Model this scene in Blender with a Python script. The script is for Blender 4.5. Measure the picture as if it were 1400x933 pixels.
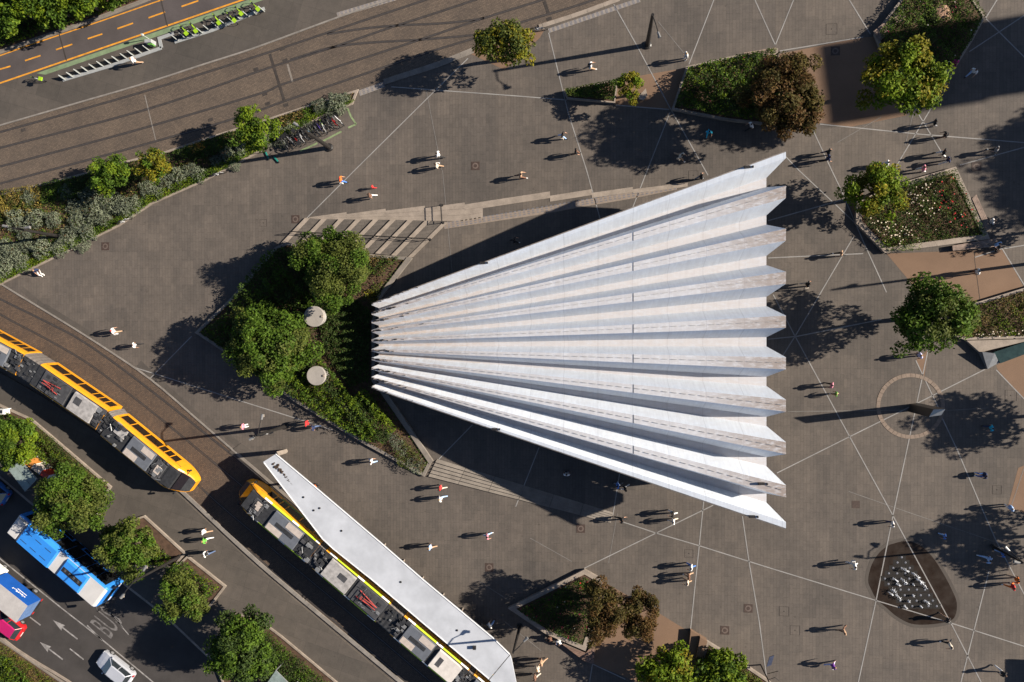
import bpy, bmesh, math, random
import numpy as np
from mathutils import Vector, Matrix, Quaternion

for _o in list(bpy.data.objects):
    bpy.data.objects.remove(_o)
scene = bpy.context.scene
COL = scene.collection
R = math.radians

# ------------------------------------------------------------------ camera
H = 77.0                      # metres above the square
F = 1089.0                    # focal length in photo pixels (1400 wide)
CX, CY = 700.0, 466.5
NADIR = Vector((117.0, 15.0, -F)).normalized()
QCAM = NADIR.rotation_difference(Vector((0, 0, -1)))
cam_d = bpy.data.cameras.new('camera')
cam_d.sensor_fit = 'HORIZONTAL'
cam_d.sensor_width = 36.0
cam_d.lens = 36.0 * F / 1400.0
cam_d.clip_start = 1.0
cam_d.clip_end = 2000.0
cam = bpy.data.objects.new('camera', cam_d)
COL.objects.link(cam)
cam.location = (0, 0, H)
cam.rotation_mode = 'QUATERNION'
cam.rotation_quaternion = QCAM
scene.camera = cam

# ------------------------------------------------------------------ light
SUN_EL = R(26.5)
SUN_AZ = R(7.5)               # from +X towards +Y
SUN_DIR = Vector((math.cos(SUN_AZ) * math.cos(SUN_EL), math.sin(SUN_AZ) * math.cos(SUN_EL), math.sin(SUN_EL)))
world = bpy.data.worlds.new('World')
scene.world = world
world.use_nodes = True
wn = world.node_tree
for n in list(wn.nodes):
    wn.nodes.remove(n)
sky = wn.nodes.new('ShaderNodeTexSky')
sky.sky_type = 'NISHITA'
sky.sun_disc = False
sky.sun_elevation = SUN_EL
sky.sun_rotation = math.pi / 2 - SUN_AZ
sky.air_density = 0.55
sky.dust_density = 0.3
bg = wn.nodes.new('ShaderNodeBackground')
bg.inputs['Strength'].default_value = 0.06
wo = wn.nodes.new('ShaderNodeOutputWorld')
wn.links.new(sky.outputs[0], bg.inputs[0])
wn.links.new(bg.outputs[0], wo.inputs[0])
sun_d = bpy.data.lights.new('sun', 'SUN')
sun_d.energy = 5.0
sun_d.angle = R(0.53)
sun_d.color = (1.0, 0.90, 0.77)
sun = bpy.data.objects.new('sun', sun_d)
COL.objects.link(sun)
sun.rotation_mode = 'QUATERNION'
sun.rotation_quaternion = (-SUN_DIR).to_track_quat('-Z', 'Y')
sun.location = (60, 10, 60)
scene.view_settings.view_transform = 'Standard'
scene.view_settings.look = 'None'
scene.view_settings.gamma = 1.0
scene.view_settings.use_curve_mapping = False
scene.view_settings.exposure = 1.4

# ------------------------------------------------------------------ helpers
def G(px, py, z=0.0):
    """photo pixel -> place on the level z"""
    d = QCAM @ Vector((px - CX, -(py - CY), -F))
    t = (z - H) / d.z
    return Vector((d.x * t, d.y * t, z))

def G2(px, py, z=0.0):
    p = G(px, py, z)
    return Vector((p.x, p.y))

def V3(p, z):
    return Vector((p[0], p[1], z))

_m = {}
def new_mat(name):
    m = bpy.data.materials.new(name)
    m.use_nodes = True
    nt = m.node_tree
    for n in list(nt.nodes):
        nt.nodes.remove(n)
    out = nt.nodes.new('ShaderNodeOutputMaterial')
    b = nt.nodes.new('ShaderNodeBsdfPrincipled')
    nt.links.new(b.outputs[0], out.inputs[0])
    return m, nt, b, out

def srgb(r, g, b):
    def f(c):
        c /= 255.0
        return c / 12.92 if c <= 0.04045 else ((c + 0.055) / 1.055) ** 2.4
    return (f(r), f(g), f(b))

def node(nt, t, **kw):
    n = nt.nodes.new(t)
    for k, v in kw.items():
        if k.startswith('i_'):
            key = k[2:].replace('_', ' ')
            n.inputs[key].default_value = v
        else:
            setattr(n, k, v)
    return n

def pos(nt, scale=(1, 1, 1), rot=(0, 0, 0), obj=False):
    if obj:
        g = nt.nodes.new('ShaderNodeTexCoord'); o = g.outputs['Object']
    else:
        g = nt.nodes.new('ShaderNodeNewGeometry'); o = g.outputs['Position']
    mp = nt.nodes.new('ShaderNodeMapping')
    mp.inputs['Scale'].default_value = scale
    mp.inputs['Rotation'].default_value = rot
    nt.links.new(o, mp.inputs[0])
    return mp.outputs[0]

def ramp(nt, src, stops):
    r = nt.nodes.new('ShaderNodeValToRGB')
    els = r.color_ramp.elements
    while len(els) < len(stops):
        els.new(0.5)
    for e, (p, c) in zip(els, stops):
        e.position = p
        e.color = (c[0], c[1], c[2], 1)
    nt.links.new(src, r.inputs[0])
    return r.outputs[0]

def mixc(nt, a, b, fac, mode='MIX'):
    m = nt.nodes.new('ShaderNodeMix')
    m.data_type = 'RGBA'
    m.blend_type = mode
    def put(sock, v):
        if hasattr(v, 'is_output') or isinstance(v, bpy.types.NodeSocket):
            nt.links.new(v, sock)
        elif isinstance(v, (int, float)):
            sock.default_value = v
        else:
            sock.default_value = (v[0], v[1], v[2], 1)
    put(m.inputs[0], fac); put(m.inputs[6], a); put(m.inputs[7], b)
    return m.outputs[2]

def noise(nt, vec, scale, detail=4, rough=0.55):
    n = nt.nodes.new('ShaderNodeTexNoise')
    n.inputs['Scale'].default_value = scale
    n.inputs['Detail'].default_value = detail
    n.inputs['Roughness'].default_value = rough
    nt.links.new(vec, n.inputs['Vector'])
    return n.outputs[0]

def mat(name, col, rough=0.75, var=0.18, scale=1.5, metal=0.0, bump=0.0, spec=0.3, col2=None, fine=8.0):
    """procedural surface: two octaves of grain over a base colour"""
    if name in _m:
        return _m[name]
    m, nt, b, out = new_mat(name)
    col = tuple(c * 0.8 for c in col); col2 = tuple(c * 0.8 for c in col2) if col2 else None
    p = pos(nt)
    n1 = noise(nt, p, scale, 5)
    lo = tuple(c * (1 - var) for c in col)
    hi = tuple(min(1, c * (1 + var)) for c in (col2 or col))
    c1 = ramp(nt, n1, [(0.3, lo), (0.7, hi)])
    n2 = noise(nt, p, scale * fine, 2)
    g = ramp(nt, n2, [(0.25, (1 - var * .6,) * 3), (0.75, (1 + 0 * var,) * 3)])
    nt.links.new(mixc(nt, c1, g, 1.0, 'MULTIPLY'), b.inputs['Base Color'])
    b.inputs['Roughness'].default_value = rough
    b.inputs['Metallic'].default_value = metal
    b.inputs['Specular IOR Level'].default_value = spec
    if bump:
        bn = nt.nodes.new('ShaderNodeBump')
        bn.inputs['Strength'].default_value = bump
        bn.inputs['Distance'].default_value = 0.02
        nt.links.new(n2, bn.inputs['Height'])
        nt.links.new(bn.outputs[0], b.inputs['Normal'])
    _m[name] = m
    return m

def leafmat(name, cols, trans=0.25, rough=0.65, spec=0.12):
    if name in _m:
        return _m[name]
    m, nt, b, out = new_mat(name)
    g = nt.nodes.new('ShaderNodeNewGeometry')
    n = len(cols)
    c = ramp(nt, g.outputs['Random Per Island'], [(i / max(1, n - 1), cols[i]) for i in range(n)])
    nz = noise(nt, pos(nt), 0.55, 3)
    v = ramp(nt, nz, [(0.3, (.62, .62, .62)), (0.7, (1.15, 1.12, 1.0))])
    c = mixc(nt, c, v, 1.0, 'MULTIPLY')
    nt.links.new(c, b.inputs['Base Color'])
    b.inputs['Roughness'].default_value = rough
    b.inputs['Specular IOR Level'].default_value = spec
    tr = nt.nodes.new('ShaderNodeBsdfTranslucent')
    nt.links.new(c, tr.inputs[0])
    mx = nt.nodes.new('ShaderNodeMixShader')
    mx.inputs[0].default_value = trans
    nt.links.new(b.outputs[0], mx.inputs[1])
    nt.links.new(tr.outputs[0], mx.inputs[2])
    nt.links.new(mx.outputs[0], out.inputs[0])
    _m[name] = m
    return m

def glassmat(name, col, rough=0.08, alpha=None):
    if name in _m:
        return _m[name]
    m, nt, b, out = new_mat(name)
    nz = noise(nt, pos(nt), 3.0, 2)
    c = ramp(nt, nz, [(0.3, tuple(x * .8 for x in col)), (0.7, tuple(x * 1.2 for x in col))])
    nt.links.new(c, b.inputs['Base Color'])
    b.inputs['Roughness'].default_value = rough
    b.inputs['Specular IOR Level'].default_value = 0.6
    if alpha is not None:
        b.inputs['Alpha'].default_value = alpha
    _m[name] = m
    return m

class MB:
    """collects faces; build() links them as ONE mesh object"""
    def __init__(self, M=None):
        self.v = []; self.f = []; self.mi = []; self.mats = []; self.M = M; self.cur = 0; self.smooth = False
    def use(self, m):
        if m not in self.mats:
            self.mats.append(m)
        self.cur = self.mats.index(m)
        return self
    def pt(self, p):
        p = Vector(p)
        if self.M is not None:
            p = self.M @ p
        self.v.append(p)
        return len(self.v) - 1
    def face(self, ids):
        self.f.append(tuple(ids)); self.mi.append(self.cur)
    def poly(self, pts):
        self.face([self.pt(p) for p in pts])
    def prism(self, poly, z0, z1, top=None, bottom=True):
        """poly: list of (x,y); optional different top outline"""
        n = len(poly)
        a = sum(poly[i][0] * poly[(i + 1) % n][1] - poly[(i + 1) % n][0] * poly[i][1] for i in range(n))
        poly = list(poly); tp = list(top) if top else poly
        if a < 0:
            poly = poly[::-1]; tp = tp[::-1] if top else poly
        lo = [self.pt((p[0], p[1], z0)) for p in poly]
        hi = [self.pt((p[0], p[1], z1)) for p in tp]
        for i in range(n):
            j = (i + 1) % n
            self.face((lo[i], lo[j], hi[j], hi[i]))
        self.face(hi)
        if bottom:
            self.face(lo[::-1])
    def box(self, x0, x1, y0, y1, z0, z1, inset=0.0):
        p = [(x0, y0), (x1, y0), (x1, y1), (x0, y1)]
        t = [(x0 + inset, y0 + inset), (x1 - inset, y0 + inset), (x1 - inset, y1 - inset), (x0 + inset, y1 - inset)]
        self.prism(p, z0, z1, top=t)
    def hexa(self, lo, hi):
        """8 points: 4 below, 4 above (ccw seen from above)"""
        a = [self.pt(p) for p in lo]; b = [self.pt(p) for p in hi]
        for i in range(4):
            j = (i + 1) % 4
            self.face((a[i], a[j], b[j], b[i]))
        self.face(b); self.face(a[::-1])
    def tube(self, p0, p1, r0, r1=None, n=6, caps=True):
        p0 = Vector(p0); p1 = Vector(p1)
        r1 = r0 if r1 is None else r1
        d = (p1 - p0)
        if d.length < 1e-6:
            return
        q = d.to_track_quat('Z', 'Y')
        A = []; B = []
        for i in range(n):
            a = 2 * math.pi * i / n
            o = q @ Vector((math.cos(a), math.sin(a), 0))
            A.append(self.pt(p0 + o * r0)); B.append(self.pt(p1 + o * r1))
        for i in range(n):
            j = (i + 1) % n
            self.face((A[i], A[j], B[j], B[i]))
        if caps:
            self.face(A[::-1]); self.face(B)
    def path(self, pts, r, n=5):
        for a, b in zip(pts[:-1], pts[1:]):
            self.tube(a, b, r, r, n)
    def lathe(self, c, prof, n=16):
        """prof: list of (radius, z) from bottom up, around the vertical through c"""
        rings = []
        for (r, z) in prof:
            rings.append([self.pt((c[0] + r * math.cos(2 * math.pi * i / n), c[1] + r * math.sin(2 * math.pi * i / n), c[2] + z)) for i in range(n)])
        for a, b in zip(rings[:-1], rings[1:]):
            for i in range(n):
                j = (i + 1) % n
                self.face((a[i], a[j], b[j], b[i]))
        self.face(rings[0][::-1]); self.face(rings[-1])
    def torus(self, c, axis, Rr, r, n=14, k=5):
        q = Vector(axis).to_track_quat('Z', 'Y'); c = Vector(c)
        rings = []
        for i in range(n):
            a = 2 * math.pi * i / n
            ring = []
            for j in range(k):
                b = 2 * math.pi * j / k
                ring.append(self.pt(c + q @ Vector(((Rr + r * math.cos(b)) * math.cos(a), (Rr + r * math.cos(b)) * math.sin(a), r * math.sin(b)))))
            rings.append(ring)
        for i in range(n):
            A = rings[i]; B = rings[(i + 1) % n]
            for j in range(k):
                l = (j + 1) % k
                self.face((A[j], B[j], B[l], A[l]))
    def mesh(self, name, off=None):
        me = bpy.data.meshes.new(name)
        vs = [v - off for v in self.v] if off is not None else self.v
        me.from_pydata([tuple(v) for v in vs], [], self.f)
        for m in self.mats:
            me.materials.append(m)
        if len(self.mats) > 1:
            me.polygons.foreach_set('material_index', self.mi)
        if self.smooth:
            me.polygons.foreach_set('use_smooth', [True] * len(me.polygons))
        me.update()
        return me
    def build(self, name, m=None, parent=None, local=False):
        if m is not None and not self.mats:
            self.mats = [m]
        off = None
        if parent is not None and not local:
            off = wloc(parent)
        o = bpy.data.objects.new(name, self.mesh(name, off))
        COL.objects.link(o)
        if parent is not None:
            o.parent = parent
        return o

def wloc(o):
    p = Vector((0, 0, 0))
    while o is not None:
        p = p + Vector(o.location); o = o.parent
    return p

def tag(o, label=None, cat=None, group=None, kind=None):
    if label: o['label'] = label
    if cat: o['category'] = cat
    if group: o['group'] = group
    if kind: o['kind'] = kind
    return o

def empty(name, loc, label=None, cat=None, group=None, rz=0.0, kind=None):
    o = bpy.data.objects.new(name, None)
    COL.objects.link(o)
    o.location = loc
    o.rotation_euler = (0, 0, rz)
    o.empty_display_size = 0.3
    tag(o, label, cat, group, kind)
    return o

def struct(name, mb, m=None, label=None):
    o = mb.build(name, m)
    o['kind'] = 'structure'
    if label: o['label'] = label
    return o

def strip_quads(pts, w, off=0.0):
    """polyline -> left and right offset points with mitres"""
    L = []; Rr = []
    n = len(pts)
    for i in range(n):
        d = Vector((0, 0))
        if i > 0: d += (pts[i] - pts[i - 1]).normalized()
        if i < n - 1: d += (pts[i + 1] - pts[i]).normalized()
        d.normalize()
        nn = Vector((-d.y, d.x))
        c = 1.0
        if 0 < i < n - 1:
            e = (pts[i + 1] - pts[i]).normalized()
            c = max(0.5, abs(Vector((-e.y, e.x)).dot(nn)))
        L.append(pts[i] + nn * (off + w / 2) / c); Rr.append(pts[i] + nn * (off - w / 2) / c)
    return L, Rr

def ribbon(mb, pts, w, z, off=0.0):
    L, Rr = strip_quads(pts, w, off)
    for i in range(len(pts) - 1):
        mb.poly([V3(Rr[i], z), V3(Rr[i + 1], z), V3(L[i + 1], z), V3(L[i], z)])

def ribbon_solid(mb, pts, w, z0, z1, off=0.0):
    L, Rr = strip_quads(pts, w, off)
    for i in range(len(pts) - 1):
        mb.prism([Rr[i], Rr[i + 1], L[i + 1], L[i]], z0, z1)

def GP(lst, z=0.0):
    return [G2(x, y, z) for x, y in lst]

def smooth_path(pts, n=6):
    """Catmull-Rom through 2D points"""
    out = []
    P = [pts[0] * 2 - pts[1]] + list(pts) + [pts[-1] * 2 - pts[-2]]
    for i in range(1, len(P) - 2):
        for k in range(n):
            t = k / n
            a, b, c, d = P[i - 1], P[i], P[i + 1], P[i + 2]
            out.append(0.5 * ((2 * b) + (c - a) * t + (2 * a - 5 * b + 4 * c - d) * t * t + (3 * b - a - 3 * c + d) * t ** 3))
    out.append(pts[-1])
    return out

def offset_poly(poly, w):
    """move each edge of a polygon inwards by w"""
    n = len(poly)
    a = sum(poly[i][0] * poly[(i + 1) % n][1] - poly[(i + 1) % n][0] * poly[i][1] for i in range(n))
    s = 1 if a > 0 else -1
    out = []
    for i in range(n):
        p0 = Vector(poly[i - 1]); p1 = Vector(poly[i]); p2 = Vector(poly[(i + 1) % n])
        e1 = (p1 - p0).normalized(); e2 = (p2 - p1).normalized()
        n1 = Vector((-e1.y, e1.x)) * s; n2 = Vector((-e2.y, e2.x)) * s
        b = (n1 + n2)
        if b.length < 1e-4:
            b = n1
        b.normalize()
        out.append(p1 + b * (w / max(0.4, b.dot(n1))))
    return out

def inside(p, poly):
    c = False
    n = len(poly)
    j = n - 1
    for i in range(n):
        if ((poly[i][1] > p[1]) != (poly[j][1] > p[1])) and (p[0] < (poly[j][0] - poly[i][0]) * (p[1] - poly[i][1]) / (poly[j][1] - poly[i][1] + 1e-12) + poly[i][0]):
            c = not c
        j = i
    return c

def area(poly):
    n = len(poly)
    return abs(sum(poly[i][0] * poly[(i + 1) % n][1] - poly[(i + 1) % n][0] * poly[i][1] for i in range(n))) / 2

def sheet(name, pxs, z, m, label=None, parent=None):
    mb = MB()
    P = GP(pxs)
    a = sum(P[i][0] * P[(i + 1) % len(P)][1] - P[(i + 1) % len(P)][0] * P[i][1] for i in range(len(P)))
    if a < 0:
        P = P[::-1]
    mb.poly([V3(p, z) for p in P])
    o = mb.build(name, m, parent)
    if parent is None:
        o['kind'] = 'structure'
    if label: o['label'] = label
    return o

def leaf_mesh(name, C, D, size, mats, rng, aspect=0.55, mat_idx=None, up=0.55):
    """C: (n,3) leaf centres, D: (n,3) outward directions; one small folded leaf each"""
    n = len(C)
    nr = rng.normal(size=(n, 3)) * 0.75 + D * 0.8
    nr[:, 2] += up
    nr /= np.linalg.norm(nr, axis=1)[:, None] + 1e-9
    t = rng.normal(size=(n, 3))
    t -= nr * np.sum(t * nr, axis=1)[:, None]
    t /= np.linalg.norm(t, axis=1)[:, None] + 1e-9
    b = np.cross(nr, t)
    s = (size * rng.uniform(0.65, 1.35, n))[:, None]
    v = np.empty((n, 4, 3))
    v[:, 0] = C - t * s * 0.5
    v[:, 1] = C + b * s * aspect * 0.5 - nr * s * 0.08
    v[:, 2] = C + t * s * 0.5 - nr * s * 0.10
    v[:, 3] = C - b * s * aspect * 0.5 - nr * s * 0.08
    return mesh_from_quads(name, v.reshape(-1, 3), n, mats, mat_idx)

def mesh_from_quads(name, v, n, mats, mat_idx=None):
    me = bpy.data.meshes.new(name)
    me.vertices.add(n * 4)
    me.vertices.foreach_set('co', np.ascontiguousarray(v, dtype=np.float32).ravel())
    me.loops.add(n * 4)
    me.loops.foreach_set('vertex_index', np.arange(n * 4, dtype=np.int32))
    me.polygons.add(n)
    me.polygons.foreach_set('loop_start', np.arange(0, n * 4, 4, dtype=np.int32))
    for m in mats:
        me.materials.append(m)
    if mat_idx is not None:
        me.polygons.foreach_set('material_index', np.asarray(mat_idx, dtype=np.int32))
    me.update(calc_edges=True)
    return me

def link_mesh(name, me, parent=None, loc=(0, 0, 0)):
    o = bpy.data.objects.new(name, me)
    COL.objects.link(o)
    o.location = loc
    if parent is not None:
        o.parent = parent
    return o
# ------------------------------------------------------------------ setting materials
def paver_mat(name, c1, c2, mortar, rowh=0.30, brickw=0.9, rot=math.pi / 2, stain=0.25):
    m, nt, b, out = new_mat(name)
    p = pos(nt, rot=(0, 0, rot))
    br = nt.nodes.new('ShaderNodeTexBrick')
    br.offset = 0.37
    br.offset_frequency = 3
    br.inputs['Color1'].default_value = (*c1, 1)
    br.inputs['Color2'].default_value = (*c2, 1)
    br.inputs['Mortar'].default_value = (*mortar, 1)
    br.inputs['Scale'].default_value = 1.0
    br.inputs['Mortar Size'].default_value = 0.014
    br.inputs['Mortar Smooth'].default_value = 0.3
    br.inputs['Bias'].default_value = 0.0
    br.inputs['Brick Width'].default_value = brickw
    br.inputs['Row Height'].default_value = rowh
    nt.links.new(p, br.inputs[0])
    # batches of stones laid from different pallets
    br2 = nt.nodes.new('ShaderNodeTexBrick')
    br2.offset = 0.43
    br2.offset_frequency = 2
    br2.inputs['Color1'].default_value = (0.87, 0.87, 0.87, 1)
    br2.inputs['Color2'].default_value = (1.08, 1.06, 1.04, 1)
    br2.inputs['Mortar'].default_value = (0.94, 0.94, 0.94, 1)
    br2.inputs['Scale'].default_value = 1.0
    br2.inputs['Mortar Size'].default_value = 0.0
    br2.inputs['Brick Width'].default_value = brickw * 2.6
    br2.inputs['Row Height'].default_value = rowh * 4.0
    nt.links.new(p, br2.inputs[0])
    c = mixc(nt, br.outputs[0], br2.outputs[0], 0.85, 'MULTIPLY')
    br3 = nt.nodes.new('ShaderNodeTexBrick')
    br3.offset = 0.31
    br3.offset_frequency = 2
    br3.inputs['Color1'].default_value = (0.90, 0.905, 0.92, 1)
    br3.inputs['Color2'].default_value = (1.06, 1.045, 1.03, 1)
    br3.inputs['Mortar'].default_value = (1, 1, 1, 1)
    br3.inputs['Scale'].default_value = 1.0
    br3.inputs['Mortar Size'].default_value = 0.0
    br3.inputs['Brick Width'].default_value = brickw * 9.3
    br3.inputs['Row Height'].default_value = rowh * 11.0
    nt.links.new(p, br3.inputs[0])
    c = mixc(nt, c, br3.outputs[0], 0.8, 'MULTIPLY')
    w = pos(nt)
    n1 = noise(nt, w, 0.09, 6, 0.6)
    s1 = ramp(nt, n1, [(0.30, (1 - stain, 1 - stain, 1 - stain)), (0.7, (1.12, 1.09, 1.05))])
    c = mixc(nt, c, s1, 1.0, 'MULTIPLY')
    n2 = noise(nt, w, 1.3, 6, 0.65)
    s2 = ramp(nt, n2, [(0.28, (0.78, 0.78, 0.78)), (0.62, (1.05, 1.04, 1.03))])
    c = mixc(nt, c, s2, 0.7, 'MULTIPLY')
    n3 = noise(nt, w, 9.0, 3, 0.7)
    s3 = ramp(nt, n3, [(0.3, (0.8, 0.8, 0.8)), (0.7, (1.15, 1.15, 1.15))])
    c = mixc(nt, c, s3, 0.6, 'MULTIPLY')
    # chewing gum and drips
    vo = nt.nodes.new('ShaderNodeTexVoronoi')
    vo.inputs['Scale'].default_value = 0.55
    nt.links.new(w, vo.inputs['Vector'])
    s4 = ramp(nt, vo.outputs['Distance'], [(0.03, (0.55, 0.55, 0.55)), (0.07, (1, 1, 1))])
    c = mixc(nt, c, s4, 0.5, 'MULTIPLY')
    nt.links.new(c, b.inputs['Base Color'])
    b.inputs['Roughness'].default_value = 0.82
    b.inputs['Specular IOR Level'].default_value = 0.2
    bn = nt.nodes.new('ShaderNodeBump')
    bn.inputs['Strength'].default_value = 0.35
    bn.inputs['Distance'].default_value = 0.01
    nt.links.new(n3, bn.inputs['Height'])
    nt.links.new(bn.outputs[0], b.inputs['Normal'])
    return m

PAVER = paver_mat('plaza_pavers', (0.099, 0.087, 0.077), (0.087, 0.077, 0.069), (0.062, 0.055, 0.049))
CONC = paver_mat('pavement_slabs', (0.078, 0.070, 0.063), (0.067, 0.061, 0.055), (0.05, 0.046, 0.042), rowh=1.6, brickw=2.4, rot=R(17), stain=0.3)

def sett_mat(name, c1, c2, rot):
    m, nt, b, out = new_mat(name)
    p = pos(nt, rot=(0, 0, rot))
    br = nt.nodes.new('ShaderNodeTexBrick')
    br.offset = 0.5
    br.inputs['Color1'].default_value = (*c1, 1)
    br.inputs['Color2'].default_value = (*c2, 1)
    br.inputs['Mortar'].default_value = tuple(x * .6 for x in c2) + (1,)
    br.inputs['Scale'].default_value = 1.0
    br.inputs['Mortar Size'].default_value = 0.014
    br.inputs['Brick Width'].default_value = 0.24
    br.inputs['Row Height'].default_value = 0.14
    nt.links.new(p, br.inputs[0])
    w = pos(nt)
    c = mixc(nt, br.outputs[0], ramp(nt, noise(nt, w, 0.35, 6, .65), [(0.3, (.74, .74, .75)), (0.7, (1.12, 1.08, 1.02))]), 1.0, 'MULTIPLY')
    c = mixc(nt, c, ramp(nt, noise(nt, w, 6.0, 4, .75), [(0.3, (.66, .66, .66)), (0.7, (1.25, 1.22, 1.18))]), 0.85, 'MULTIPLY')
    nt.links.new(c, b.inputs['Base Color'])
    b.inputs['Roughness'].default_value = 0.85
    b.inputs['Specular IOR Level'].default_value = 0.2
    return m

SETT = sett_mat('track_setts', (0.115, 0.091, 0.073), (0.085, 0.069, 0.057), R(17))
SETT2 = sett_mat('track_setts_rusty', (0.104, 0.076, 0.057), (0.072, 0.055, 0.045), R(-38))

def asphalt(name, col, patch=0.25):
    m, nt, b, out = new_mat(name)
    w = pos(nt)
    c = ramp(nt, noise(nt, w, 0.35, 6, .6), [(0.3, tuple(x * (1 - patch) for x in col)), (0.7, tuple(x * (1 + patch) for x in col))])
    c = mixc(nt, c, ramp(nt, noise(nt, w, 22.0, 2, .7), [(0.3, (.75, .75, .75)), (0.7, (1.2, 1.2, 1.2))]), 0.8, 'MULTIPLY')
    nt.links.new(c, b.inputs['Base Color'])
    b.inputs['Roughness'].default_value = 0.85
    b.inputs['Specular IOR Level'].default_value = 0.2
    return m
ASPH = asphalt('road_asphalt', (0.040, 0.036, 0.034))
ASPHB = asphalt('cycle_asphalt', (0.062, 0.053, 0.052), 0.18)
TAN = asphalt('resin_gravel', (0.138, 0.088, 0.058), 0.12)
WOOD = mat('bench_wood', (0.19, 0.12, 0.09), 0.7, 0.3, 2.0)
STONE = mat('pale_stone', (0.27, 0.225, 0.185), 0.8, 0.2, 1.2, bump=0.2)
STONE_G = mat('grey_stone', (0.20, 0.175, 0.15), 0.8, 0.2, 1.0, bump=0.2)
INLAY = mat('inlay_stone', (0.25, 0.24, 0.23), 0.75, 0.18, 0.8)
KERB = mat('kerb_granite', (0.21, 0.19, 0.17), 0.8, 0.22, 1.5)
SOIL = mat('planter_soil', (0.085, 0.05, 0.032), 0.95, 0.35, 2.5, bump=0.5)
STEEL = mat('rail_steel', (0.16, 0.14, 0.13), 0.4, 0.2, 3.0, metal=0.7)
GROOVE = mat('rail_groove', (0.042, 0.035, 0.031), 0.9, 0.3, 2.0)
YELLOW = mat('road_yellow', (0.62, 0.27, 0.025), 0.7, 0.25, 2.0)
GREENP = mat('road_green', (0.17, 0.23, 0.13), 0.75, 0.2, 1.5)
WHITEP = mat('road_white', (0.27, 0.255, 0.245), 0.75, 0.4, 2.0)
WORNP = mat('road_white_worn', (0.15, 0.14, 0.135), 0.8, 0.5, 2.5)
RUST = mat('manhole_iron', (0.055, 0.036, 0.029), 0.7, 0.25, 6.0)
IRONL = mat('manhole_grey', (0.12, 0.09, 0.075), 0.7, 0.2, 6.0)
METALD = mat('dark_painted_steel', (0.022, 0.02, 0.019), 0.45, 0.3, 3.0)
METALG = mat('grey_steel', (0.23, 0.235, 0.24), 0.45, 0.15, 3.0, metal=0.3)

# ------------------------------------------------------------------ ground
mb = MB()
mb.poly([(-260, -260, 0), (260, -260, 0), (260, 260, 0), (-260, 260, 0)])
ground = struct('ground', mb, PAVER, 'dark grey-brown paved square laid in long narrow strips')

# upper street: pavement, cycle lane, tram track bed
sheet('pavement', [(-40, 100), (-40, 190), (0, 172), (100, 143), (200, 114), (280, 88), (350, 65.5), (460, 25), (555, -8), (560, -40), (330, -40)], 0.004, CONC)
cyc = sheet('cycle_lane', [(-40, 128), (0, 114), (332, 0), (440, -38), (320, -40), (205, 0), (100, 37), (0, 73), (-40, 88)], 0.008, ASPHB)
tb = sheet('tram_track_bed', [(-40, 184), (0, 172), (100, 143), (200, 114), (280, 88), (350, 65.5), (460, 25), (555, -8), (640, -40),
      (960, -40), (847, 0), (737, 38), (647, 70), (525, 113), (490, 122), (445, 136), (369, 161), (317, 177), (222, 209), (172, 221), (125, 234), (0, 265), (-40, 276)], 0.004, SETT)
tb2 = sheet('tram_track_bed', [(-40, 362), (7, 392), (128, 466), (205, 518), (275, 578), (325, 621), (420, 705), (520, 795), (720, 970),
      (600, 970), (350, 766), (272, 693), (244, 667), (150, 595), (60, 535), (-40, 478)], 0.004, SETT2)

def stripe(name, pts, w, z, m, parent, smooth=0):
    mb = MB()
    P = GP(pts)
    if smooth:
        P = smooth_path(P, smooth)
    ribbon(mb, P, w, z)
    return mb.build(name, m, parent)

def rail(pts, parent):
    P = smooth_path(GP(pts), 5)
    mb = MB()
    mb.use(GROOVE); ribbon(mb, P, 0.25, 0.008)
    mb.use(STEEL); ribbon_solid(mb, P, 0.07, 0.004, 0.014)
    return mb.build('rail', None, parent)

for pts in ([(-40, 192), (0, 181), (190, 127.5), (350, 77.5), (447.5, 45), (510, 24), (582, 0), (680, -35)],
            [(-40, 213), (0, 202.5), (200, 150), (350, 99), (395, 84), (455, 65), (525, 41), (590, 20), (650, 0), (750, -34)],
            [(-40, 238), (0, 228), (180, 180), (350, 130), (385, 116), (462, 91), (567, 57), (662, 25), (742, 0), (840, -32)],
            [(-40, 262), (68, 233), (175, 204), (322, 162), (392, 137.5), (495, 102.5), (575, 75), (657, 50), (712, 31), (782, 10), (812, 0), (900, -30)],
            [(447, 47), (500, 39), (545, 35), (600, 32.5), (640, 28.5), (662, 25)],
            [(397, 82), (450, 66), (500, 59), (575, 54.5), (657, 47), (690, 39)]):
    rail(pts, tb)
RA = [(-40, 388), (0, 409), (63, 440), (105, 462), (150, 492), (210, 537), (287, 598), (350, 648), (440, 724), (560, 826), (720, 962)]
RB = [(-40, 410), (0, 430), (18, 440), (75, 470), (120, 497), (157, 524), (210, 565), (277, 620), (335, 668), (424, 743), (545, 846), (690, 970)]
rail(RA, tb2); rail(RB, tb2)
rail([(-40, 446), (30, 482), (90, 518), (150, 561), (210, 610), (262, 655), (300, 690), (380, 757), (500, 857), (630, 968)], tb2)
rail([(-40, 466), (20, 500), (80, 538), (140, 582), (195, 628), (246, 673), (285, 706), (365, 774), (485, 873), (600, 970)], tb2)

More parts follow.
